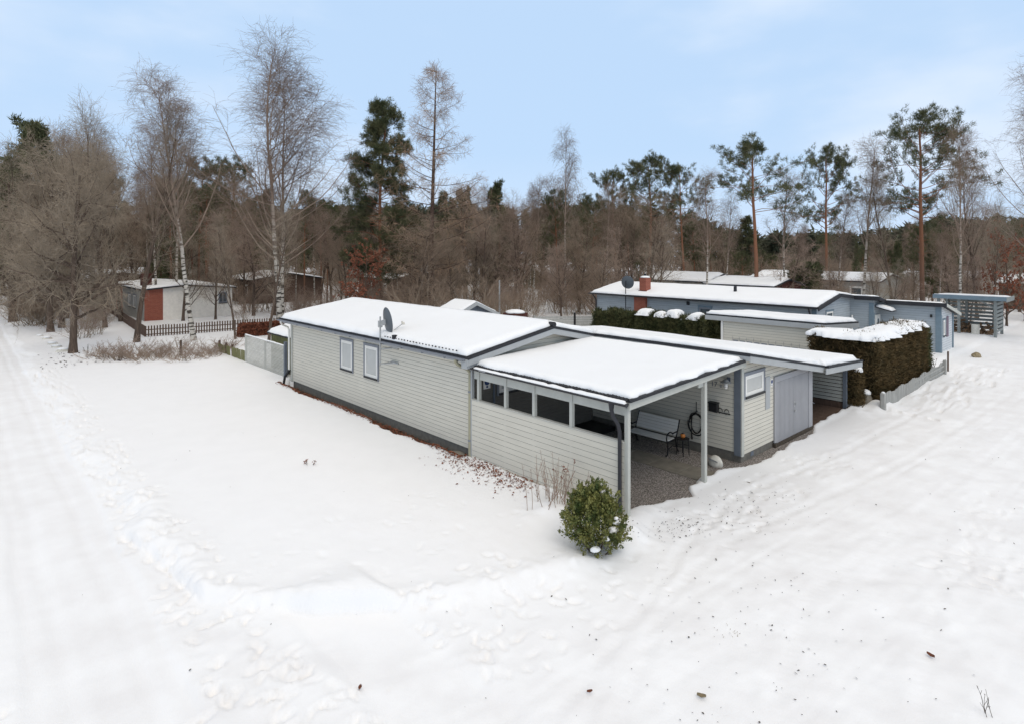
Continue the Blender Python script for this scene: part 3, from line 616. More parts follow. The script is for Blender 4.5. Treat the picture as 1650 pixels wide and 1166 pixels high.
rf = MB(); slab(rf, [(23.6, 4.65), (27, 4.65), (27, 20.8), (23.6, 20.8)], HB, .1); slab(rf, [(27, 4.65), (29.2, 4.65), (29.2, 20.8), (27, 20.8)], HB, .1)
slab(rf, [(29.2, 3.3), (33.9, 3.3), (33.9, 20.8), (29.2, 20.8)], HB, .1); slab(rf, [(30.4, .25), (34.0, .25), (34.0, 3.3), (30.4, 3.3)], hh, .1)
RB = put('roof', rf, M['felt'], BH)
sn = MB(); snow_on(sn, 23.64, 27, 4.72, 20.75, HB, .16, .22, 21, 'r', .02); snow_on(sn, 27, 29.2, 4.72, 20.75, HB, .16, .3, 22, 'lr', .02)
snow_on(sn, 29.24, 33.85, 3.36, 20.75, HB, .13, .3, 23, '', .02); snow_on(sn, 30.45, 33.95, .3, 3.3, hh, .11, .25, 24, 'b', .02); put('snow_cover', sn, M['roof_snow'], RB, True)
fb = MB(); tt = lambda u: hb(u) - .0
sloped_board(fb, 23.58, 27, 4.60, 4.64, tt, .2); sloped_board(fb, 27, 29.2, 4.60, 4.64, tt, .2); fb.box(29.14, 29.19, 3.25, 4.6, 3.06, 3.30)
sloped_board(fb, 29.2, 33.9, 3.24, 3.29, tt, .2); fb.box(30.34, 30.39, .2, 3.24, 2.80, 3.03); put('verge_board', fb, M['felt'], BH)
fb = MB(); sloped_board(fb, 30.4, 34.02, .19, .24, lambda u: hh(u), .17); put('verge_board', fb, M['trim'], BH)
put('gutter', gutter_mb((23.54, 20.8, 2.90), (23.54, 4.65, 2.90), .07), M['gutter'], BH)
put('downpipe', MB().tube([(23.58, 20.5, 2.88), (23.8, 20.45, 2.6), (23.93, 20.42, 2.4), (23.93, 20.42, .1)], .05, 8), M['gutter'], BH)
put('downpipe', MB().tube([(23.58, 5.15, 2.88), (23.75, 5.15, 2.6), (23.93, 5.15, 2.3), (23.93, 5.15, .1)], .05, 8), M['gutter'], BH)
for b in ((23.96, 24.0, 4.86, 5.10), (29.36, 29.4, 3.61, 3.86), (30.66, 30.7, .51, .80)): put('corner_board', MB().box(*b, .05, 2.88), M['blue_trim'], BH)
for b in ((29.40, 29.56, 3.61, 3.65), (30.70, 30.84, .51, .55), (33.45, 33.64, .50, .55)): put('corner_board', MB().box(*b, .05, 2.3), M['blue_trim'], BH)
window(BH, 'v', 24, 11.1, 12.1, 1.25, 2.5, -1, 'pane_dark', 'blue_trim', 'frame_grey'); window(BH, 'u', 4.9, 25.4, 26.6, 1.3, 2.6, -1, 'pane_dark', 'blue_trim')
window(BH, 'u', .55, 31.1, 31.75, 1.05, 2.05, -1, 'pane', 'blue_trim')
put('window_shutter', MB().box(32.0, 32.35, .5, .55, .95, 2.15), mat('shutter_mauve', (.20, .15, .19), .7), BH)
dd = put('front_door', MB().box(29.75, 30.6, 3.60, 3.648, .12, 2.15), M['white'], BH); put('pane', MB().box(30.05, 30.3, 3.585, 3.601, .9, 1.9), M['pane_dark'], dd)
cn = put('door_canopy', MB().hexa([(29.6, 2.75, 2.40), (30.55, 2.75, 2.40), (30.55, 3.6, 2.62), (29.6, 3.6, 2.62), (29.6, 2.75, 2.46), (30.55, 2.75, 2.46), (30.55, 3.6, 2.68), (29.6, 3.6, 2.68)]), M['felt'], BH)
sn = MB(); snow_on(sn, 29.6, 30.55, 2.75, 3.58, lambda x, y: 2.46 + (y - 2.75) * .26, .14, .1, 29); put('snow_cover', sn, M['roof_snow'], cn, True)
put('wall_lamp', MB().box(30.58, 30.66, .95, 1.05, 2.15, 2.32), M['black'], BH)
put('drain_pole', MB().tube([(29.25, 4.75, .1), (29.25, 4.75, 2.1)], .045, 8), M['white'], BH)
ch = put('chimney', MB().box(23.78, 23.99, 15.95, 16.90, 0, 2.86).box(24.35, 24.95, 16.32, 16.85, 2.9, 4.13), M['brick'], BH)
put('chimney_flashing', MB().box(24.28, 25.02, 16.25, 16.92, 3.1, 3.22), M['felt'], ch); put('snow_cap', blob(.36, .33, .12, 5, .1, 8, 14, .2), M['roof_snow'], ch, True, (24.65, 16.58, 4.13)); put('flue', MB().tube([(24.65, 16.58, 4.2), (24.65, 16.58, 4.40)], .09, 10), M['felt'], ch)
put('vent_pipe', MB().tube([(25.6, 10.4, 3.1), (25.6, 10.4, 3.75)], .10, 10), M['felt'], BH)
put('wall_vent', MB().box(23.95, 24.0, 12.7, 12.9, 2.5, 2.72), M['felt'], BH)
d2 = thing('satellite_dish', 'black satellite dish on a pole beside the brick chimney of the blue grey bungalow', 'satellite dish')
put('mast', MB().tube([(23.7, 17.55, 1.9), (23.7, 17.55, 3.9)], .03, 8).beam((23.7, 17.55, 2.0), (24, 17.3, 2.0), .03, .03), M['black'], d2)
nd2 = Vector((.80, .30, .2)).normalized(); ax2 = nd2.cross(Vector((0, 0, 1))).normalized(); ay2 = ax2.cross(nd2); cc = Vector((23.7, 17.45, 3.75)) + nd2 * .12
rr2 = [[cc + nd2 * (.09 * (i / 6) ** 2) + (ax2 * .45 * i / 6 * math.cos(a) + ay2 * .48 * i / 6 * math.sin(a)) for a in [2 * math.pi * j / 24 for j in range(24)]] for i in range(7)]
m = MB(); m.rings(rr2); m.rings([[p_ + nd2 * .01 for p_ in r_] for r_ in rr2[::-1]]); put('reflector', m, M['dish'], d2, True)
put('feed_arm', MB().beam(cc - ay2 * .45 + nd2 * .1, cc + nd2 * .6 - ay2 * .2, .025, .025), M['galv'], d2)

NS = thing('neighbour_garage', 'pale grey garage with thick snow on its roof behind the clipped brown hedge', 'garage')
hn = lambda x, y=0: 2.80 - (x - 17.4) * 0.06
put('wall', siding(MB(), (17.55, 6.95), (17.55, 2.3), .1, 2.66, 2.66, .13), WM, NS); g = siding(MB(), (17.55, 2.3), (21.4, 2.3), .1, 2.6, 2.4, .13); siding(g, (21.4, 2.3), (21.4, 6.95), .1, 2.4, 2.4, .13); siding(g, (21.4, 6.95), (17.55, 6.95), .1, 2.4, 2.6, .13); put('wall', g, WM, NS)
RN = put('roof', slab(MB(), [(17.4, 2.05), (21.7, 2.05), (21.7, 7.85), (17.4, 7.85)], hn, .08), M['felt'], NS)
sn = MB(); snow_on(sn, 17.44, 21.65, 2.1, 7.8, hn, .17, .14, 31, '', .03, .02); put('snow_cover', sn, M['roof_snow'], RN, True)
put('fascia_board', MB().box(17.37, 17.40, 2.03, 7.87, 2.50, 2.725), M['fascia'], NS); put('fascia_board', MB().hexa([(17.4, 2.02, 2.5), (21.7, 2.02, 2.25), (21.7, 2.05, 2.25), (17.4, 2.05, 2.5), (17.4, 2.02, 2.72), (21.7, 2.02, 2.46), (21.7, 2.05, 2.46), (17.4, 2.05, 2.72)]), M['fascia'], NS)
put('corner_post', MB().box(17.52, 17.64, 6.96, 7.08, 0, 2.72), M['white'], NS)
tr = MB()
for i in range(11): tr.box(17.49, 17.50, 2.55 + i * .36, 2.55 + i * .36 + .27, 1.50 + .004 * i, 1.56 + .004 * i); tr.box(17.50, 17.51, 2.55 + i * .36 + .3, 2.55 + i * .36 + .31, 1.2, 1.75)
put('trellis', tr, M['frame_grey'], NS)

def simple_house(name, label, cat, u0, u1, v0, v1, he0, hrg, he1, ur, wm, snow=.16, seed=50, ov=.3, group=None):
    t = thing(name, label, cat, group=group); f = lambda x, y=0: (he0 + (hrg - he0) * (x - u0 + ov) / (ur - u0 + ov)) if x <= ur else (hrg + (he1 - hrg) * (x - ur) / (u1 + ov - ur))
    wl_ = MB()
    for a, b in (((u0, v0), (ur, v0)), ((ur, v0), (u1, v0)), ((u1, v0), (u1, v1)), ((u1, v1), (ur, v1)), ((ur, v1), (u0, v1)), ((u0, v1), (u0, v0))):
        wl_.poly([(a[0], a[1], -.2), (b[0], b[1], -.2), (b[0], b[1], f(b[0]) - .04), (a[0], a[1], f(a[0]) - .04)])
    put('wall', wl_, wm, t)
    r = MB(); slab(r, [(u0 - ov, v0 - ov), (ur, v0 - ov), (ur, v1 + ov), (u0 - ov, v1 + ov)], f, .12); slab(r, [(ur, v0 - ov), (u1 + ov, v0 - ov), (u1 + ov, v1 + ov), (ur, v1 + ov)], f, .12)
    r = put('roof', r, M['felt'], t); s_ = MB(); snow_on(s_, u0 - ov + .04, ur, v0 - ov + .05, v1 + ov - .05, f, snow, .45, seed, 'r', .03); snow_on(s_, ur, u1 + ov - .04, v0 - ov + .05, v1 + ov - .05, f, snow, .45, seed + 1, 'l', .03)
    put('snow_cover', s_, M['roof_snow'], r, True); return t, r
WH, RW = simple_house('white_brick_house', 'white brick house with a red brick corner behind the dark picket fence', 'house', .55, 7.5, 49.5, 61.5, 2.82, 3.08, 2.74, 3.6, M['white_brick'])
put('brick_panel', MB().box(.53, 1.90, 49.46, 49.5, .12, 2.86), M['brick'], WH); put('brick_panel', MB().box(.50, .55, 58.5, 61.5, .1, 2.8), M['brick'], WH)
put('plinth', MB().box(.45, 7.6, 49.3, 49.48, -.1, .12), M['soil'], WH); put('side_render', MB().box(.52, .548, 49.5, 58.5, .1, 2.82), M['grey_wall'], WH)
window(WH, 'u', 49.5, 6.25, 7.15, 1.30, 2.40, -1, 'pane_dark', 'white', 'frame_grey', mullion=True)
for a in (52.5, 54.6): window(WH, 'v', .52, a, a + 1.3, 1.0, 2.2, -1, 'pane', 'frame_grey')
put('chimney', MB().box(.75, 1.5, 51.5, 52.2, 2.8, 4.05), M['red_wood'], RW)
mx3 = MB()  # red timber house and others further off
RH, _ = simple_house('red_timber_house', 'dark red timber house with white windows beyond the blue grey bungalow', 'house', 41, 47, 14.8, 21.0, 2.95, 3.5, 2.9, 44, M['red_wood'], seed=60)
for a in (15.4, 17.6, 19.6): window(RH, 'v', 41, a, a + 1.15, 1.1, 2.35, -1, 'pane_dark', 'white')
GH, _ = simple_house('pale_grey_house', 'pale grey house with white windows behind the brick chimney', 'house', 43, 49, 22.2, 29.5, 3.0, 3.7, 2.9, 46, M['grey_wall'], seed=62)
for a in (22.8, 24.8, 27): window(GH, 'v', 43, a, a + 1.1, 1.1, 2.35, -1, 'pane', 'white')
far = [('brown timber cottage seen through the trees far left of the white brick house', 0, 7, 76, 86, M['red_wood']), ('low dark cottage with snowy roof deep in the wood behind the satellite dish mast', 26, 34, 52, 60, M['dark_wood']),
       ('dark cottage with snowy roof in the wood to the right of the white brick house', 13, 21, 60, 68, M['dark_wood']), ('long snowy roofed cottage in the wood beyond the dark red timber house', 60, 68, 12, 26, M['grey_wall']), ('brown cottage among the birches at far right beyond the open wood store', 66, 74, -6, 3, M['dark_wood'])]
for i, (lb, a, b, c, d_, mm) in enumerate(far):
    t, _ = simple_house('cottage', lb, 'house', a, b, c, d_, 2.8, 3.5, 2.8, (a + b) / 2, mm, seed=70 + 3 * i)
    for k in range(2): window(t, 'v', a, c + 1.5 + 3.4 * k, c + 2.8 + 3.4 * k, 1.0, 2.2, -1, 'pane_dark', 'white')

# garden shed behind the ridge, lean-to behind the pale fence
GS = thing('garden_shed', 'small slate grey shed with snowy gable roof peeping over the bungalow ridge', 'shed')
hs = lambda x, y=0: 2.86 - abs(x - 12.6) * .43
wl_ = MB()
for a, b in ((11.05, 12.6), (12.6, 14.15)): wl_.poly([(a, 20.75, -.1), (b, 20.75, -.1), (b, 20.75, hs(b) - .05), (a, 20.75, hs(a) - .05)]); wl_.poly([(b, 22.8, -.1), (a, 22.8, -.1), (a, 22.8, hs(a) - .05), (b, 22.8, hs(b) - .05)])
wl_.poly([(11.05, 22.8, -.1), (11.05, 20.75, -.1), (11.05, 20.75, 2.1), (11.05, 22.8, 2.1)]); wl_.poly([(14.15, 20.75, -.1), (14.15, 22.8, -.1), (14.15, 22.8, 2.1), (14.15, 20.75, 2.1)])
for i in range(18): wl_.box(11.1 + i * .17, 11.13 + i * .17, 20.73, 20.75, 0, hs(11.1 + i * .17) - .15)
put('wall', wl_, M['corner'], GS)
rf = MB(); slab(rf, [(10.75, 20.55), (12.6, 20.55), (12.6, 22.95), (10.75, 22.95)], hs, .06); slab(rf, [(12.6, 20.55), (14.45, 20.55), (14.45, 22.95), (12.6, 22.95)], hs, .06); rs_ = put('roof', rf, M['felt'], GS)
sn = MB(); snow_on(sn, 10.78, 12.6, 20.58, 22.92, hs, .1, .15, 90, 'r', .02); snow_on(sn, 12.6, 14.42, 20.58, 22.92, hs, .1, .15, 91, 'l', .02); put('snow_cover', sn, M['roof_snow'], rs_, True)
fb = MB(); sloped_board(fb, 10.75, 12.6, 20.50, 20.545, lambda u: hs(u), .2); sloped_board(fb, 12.6, 14.45, 20.50, 20.545, lambda u: hs(u), .2); put('verge_board', fb, M['fascia'], GS)
LS = thing('lean_to_shed', 'little green board shed with snow on its roof behind the pale slatted fence', 'shed')
hl = lambda x, y=0: 1.95 + (x - .7) * .26
bd = MB()
for i in range(15): bd.box(.75 + .006 * (i % 2), .79, 19.9 + i * .17, 19.9 + i * .17 + .16, 0, 1.98)
bd.box(.8, 2.6, 19.92, 19.96, 0, 1.95).box(.8, 2.6, 22.40, 22.44, 0, 1.95); put('wall', bd, M['green_wood'], LS)
rr = put('roof', slab(MB(), [(.6, 19.7), (2.8, 19.7), (2.8, 22.6), (.6, 22.6)], hl, .06), M['felt'], LS); sn = MB(); snow_on(sn, .62, 2.78, 19.72, 22.58, hl, .14, .12, 95); put('snow_cover', sn, M['roof_snow'], rr, True)

# fences
SF = thing('slatted_fence', 'pale grey close slatted fence at the far end of the long bungalow wall', 'fence')
sl = MB(); random.seed(8)
for i in range(24): sl.box(.33, .352, 19.75, 25.0, .02 + i * .065, .02 + i * .065 + .046 - random.random() * .006)
put('slat_panel', sl, M['pale_fence'], SF); put('fence_post', MB().box(.30, .42, 19.6, 19.74, -.1, 1.78), M['corner'], SF); put('fence_post', MB().box(.353, .42, 24.9, 25.02, -.1, 1.58), M['pale_fence'], SF); put('fence_post', MB().box(.353, .42, 22.2, 22.3, -.1, 1.5), M['pale_fence'], SF)
put('snow_cap', (lambda m: snow_on(m, .32, .40, 19.8, 25, lambda x, y: 1.575, .05, .04, 97, '', .01, .01, .03))(MB()), M['roof_snow'], SF, True)
PF = thing('plank_fence', 'low green mossy plank fence joining the pale slatted fence', 'fence')
pl = MB()
for i in range(30):
    y = 25.06 + i * .145; t = random.uniform(-.03, .03); h_ = .72 - .004 * i + random.uniform(-.03, .02); x = .36 + .02 * math.sin(i)
    if i not in (14, 15, 21): pl.hexa([(x, y, -.05), (x + .02, y, -.05), (x + .02, y + .13, -.05), (x, y + .13, -.05), (x - .04, y + t, h_), (x - .02, y + t, h_), (x - .02, y + .13 + t, h_), (x - .04, y + .13 + t, h_)])
put('planks', pl, M['green_wood'], PF)
for y in (27.15, 28.2, 29.4): put('fence_post', MB().beam((.42, y, -.1), (.40, y + .03, .78), .1, .1, up=(0, 1, 0)), M['dark_wood'], PF)
DF = thing('picket_fence', 'dark brown picket fence round the garden of the white brick house', 'fence')
pk_ = MB(); random.seed(4)
for i in range(54):
    x = -1.5 + i * .17 ; y = 39.0 - i * .021
    pk_.box(x, x + .085, y, y + .02, .14, .90 + random.uniform(-.02, .02))
for i in range(165):
    y = 39.1 + i * .167; pk_.box(-1.5 + .010 * i, -1.48 + .010 * i, y, y + .095, .10, .90)
put('pickets', pk_, M['dark_wood'], DF)
put('rail', MB().beam((-1.5, 39.04, .3), (7.7, 37.9, .3), .03, .06).beam((-1.5, 39.04, .62), (7.7, 37.9, .62), .03, .06).beam((-1.47, 39, .3), (.2, 66.7, .3), .03, .06).beam((-1.47, 39, .62), (.2, 66.7, .62), .03, .06), M['dark_wood'], DF)
WF = thing('white_picket_fence', 'low weathered white picket fence along the road in front of the brown hedge', 'fence')
wp = MB(); random.seed(6)
for i in range(84):
    x = 14.78 + i * .112; h_ = .60 + .05 * math.sin(i * .4) + random.uniform(-.02, .02); y = -.97 + .001 * i + random.uniform(-.008, .008); l = random.uniform(-.012, .012)
    wp.hexa([(x, y, 0), (x + .095, y, 0), (x + .095, y + .022, 0), (x, y + .022, 0), (x + l, y, h_), (x + .095 + l, y, h_), (x + .095 + l, y + .022, h_), (x + l, y + .022, h_)])
put('pickets', wp, M['old_wood'], WF); put('rail', MB().box(14.7, 24.2, -.93, -.90, .18, .25).box(14.7, 24.2, -.93, -.90, .42, .49), M['old_wood'], WF)
fp = put('fence_post', MB().bbox(14.56, 14.74, -1.06, -.88, -.1, .70, .03), M['old_wood'], WF); put('snow_cap', blob(.07, .07, .05, 9, .1, 6, 10, .1), M['roof_snow'], fp, True, (14.65, -.97, .70)); put('fence_post', MB().bbox(24.22, 24.36, -1.0, -.86, -.1, .74, .03), M['old_wood'], WF)
tag(put('garden_stake', MB().tube([(25.1, -.9, 0), (25.12, -.9, 1.05)], .04, 8), M['dark_wood']), 'thin brown stake standing in the snow past the end of the white picket fence', 'stake')
tag(put('garden_stake', MB().tube([(-1.68, 29.34, -.1), (-1.66, 29.36, 1.0)], [.07, .06], 8), M['bark']), 'short grey stake in front of the brush heap at the lawn edge', 'stake')
LP = thing('lamp_pole', 'bare pale metal pole standing behind the small slate garden shed', 'pole', (19.0, 25.66, 0)); put('pole', MB().tube([(0, 0, 0), (0, 0, 3.75)], [.075, .06], 10), M['galv'], LP); put('cap', MB().lathe((0, 0, 3.75), [(.065, 0), (.065, .04), (.03, .06)], 10), M['galv'], LP)
CB = thing('compost_bin', 'low brown box with a snow lump on top right of the small slate garden shed', 'compost bin', (17.4, 22.2, 0)); put('box', MB().box(-.6, .6, -.6, .6, 0, 1.75), M['red_wood'], CB); put('snow_cap', blob(.75, .72, .2, 12, .2, 8, 18, .15), M['roof_snow'], CB, True, (0, 0, 1.75))
BF = thing('board_fence', 'low grey board fence behind the ridge, right of the brown compost box', 'fence')
bf = MB()
for i in range(9): bf.beam((18.3, 21.2, .1 + i * .165), (21.6, 18.6, .1 + i * .165), .025, .15)
put('boards', bf, M['old_wood'], BF); put('fence_post', MB().box(20.4, 20.5, 19.4, 19.5, 0, 1.75), M['black'], BF); put('fence_post', MB().box(18.25, 18.35, 21.2, 21.3, 0, 1.6), M['old_wood'], BF)

# open wood store
WS = thing('wood_store', 'open fronted pale teal wood store with slatted back at the far right of the road', 'shelter')
hw = lambda x, y=0: 2.86 - (x - 41.5) * .05
rs_ = put('roof', slab(MB(), [(41.4, -.9), (44.6, -.9), (44.6, 3.2), (41.4, 3.2)], hw, .08), M['teal_wood'], WS); sn = MB(); snow_on(sn, 41.43, 44.5, -.85, 3.15, hw, .1, .3, 99); put('snow_cover', sn, M['roof_snow'], rs_, True)
put('fascia_board', MB().box(41.36, 41.4, -.95, 3.25, 2.58, 2.87), M['blue_trim'], WS); put('fascia_board', MB().box(41.4, 44.6, -.95, -.91, 2.5, 2.82), M['teal_wood'], WS)
for x, y in ((41.7, -.3), (41.7, 1.75), (41.7, 2.95), (44.2, -.3), (44.2, 1.75), (44.2, 2.95)): put('post', MB().box(x - .08, x + .08, y - .08, y + .08, -.1, hw(x) - .09), M['teal_wood'], WS)
put('brace', MB().beam((41.7, -.25, 2.05), (41.7, .75, 2.66), .08, .08), M['teal_wood'], WS)
sl = MB()
for i in range(8): sl.box(44.3, 44.34, -.3, 2.95, .35 + i * .27, .35 + i * .27 + .17); sl.box(41.8, 44.2, -.36, -.33, .35 + i * .27, .35 + i * .27 + .17)
put('slat_back', sl, M['teal_wood'], WS)
lg = MB(); random.seed(12)
for i in range(260):
    x = random.uniform(42.2, 43.9); y = random.uniform(0, 2.8); z = random.uniform(.03, .15 + .75 * (x - 42.1) / 1.8); a = random.uniform(-.4, .4); l = .22
    lg.tube([(x - l * math.cos(a) * .6, y - l * math.sin(a), z), (x + l * math.cos(a) * .6, y + l * math.sin(a), z + random.uniform(-.05, .05))], random.uniform(.04, .085), 6)
tag(put('firewood', lg, M['firewood']), 'loose heap of split firewood inside the pale teal wood store', 'firewood', kind='stuff')
tag(put('chopping_block', MB().lathe((42.0, .85, 0), [(.26, 0), (.24, .05), (.24, .8), (.22, .83)], 14), M['stone']), 'pale upright log standing at the front of the open wood store', 'chopping block')
tag(put('stump', blob(.26, .2, .22, 14, .6), M['straw'], loc=(31.2, -1.0, .04)), 'lump of pale dry plant sticking out of the snow before the blue grey hut', 'stump')
UR = thing('garden_urn', 'small squat brown planter capped with snow between the two brown hedges', 'planter', (14.98, -.25, 0)); put('bowl', MB().lathe((0, 0, .05), [(.18, 0), (.24, .1), (.25, .3), (.2, .42), (.22, .48)], 16), M['concrete'], UR, True); put('snow_cap', blob(.22, .22, .16, 15, .3, 8, 14, .1), M['roof_snow'], UR, True, (0, 0, .5))
es = [(-6.74, 44.5, .22), (-6.5, 42.3, .3), (-6.5, 40.3, .2), (-6.5, 39.2, .3), (-6.45, 37.7, .28), (-6.35, 35.6, .32)]
esn = ['farthest', 'fifth', 'fourth', 'third', 'second', 'nearest']
for i, (x, y, s) in enumerate(es):
    t = thing('edge_stone', esn[i] + ' of the snow capped edging stones beside the path at the oak foot', 'stone', (x, y, 0), i * .7, 'edging stones beside the path'); put('boulder', blob(s * 1.1, s, s * .8, 20 + i, .35, 10, 14), M['stone'], t, True); put('snow_cap', blob(s * .8, s * .75, s * .35, 30 + i, .35, 8, 12, .1), M['roof_snow'], t, True, (0, 0, s * .85))
SD = tag(put('stepping_stone', blob(.50, .42, .05, 41, .2, 10, 20, .05), M['concrete'], loc=(-.40, 6.0, .075)), 'flat grey stone slab beside the beige downpipe', 'stone slab')

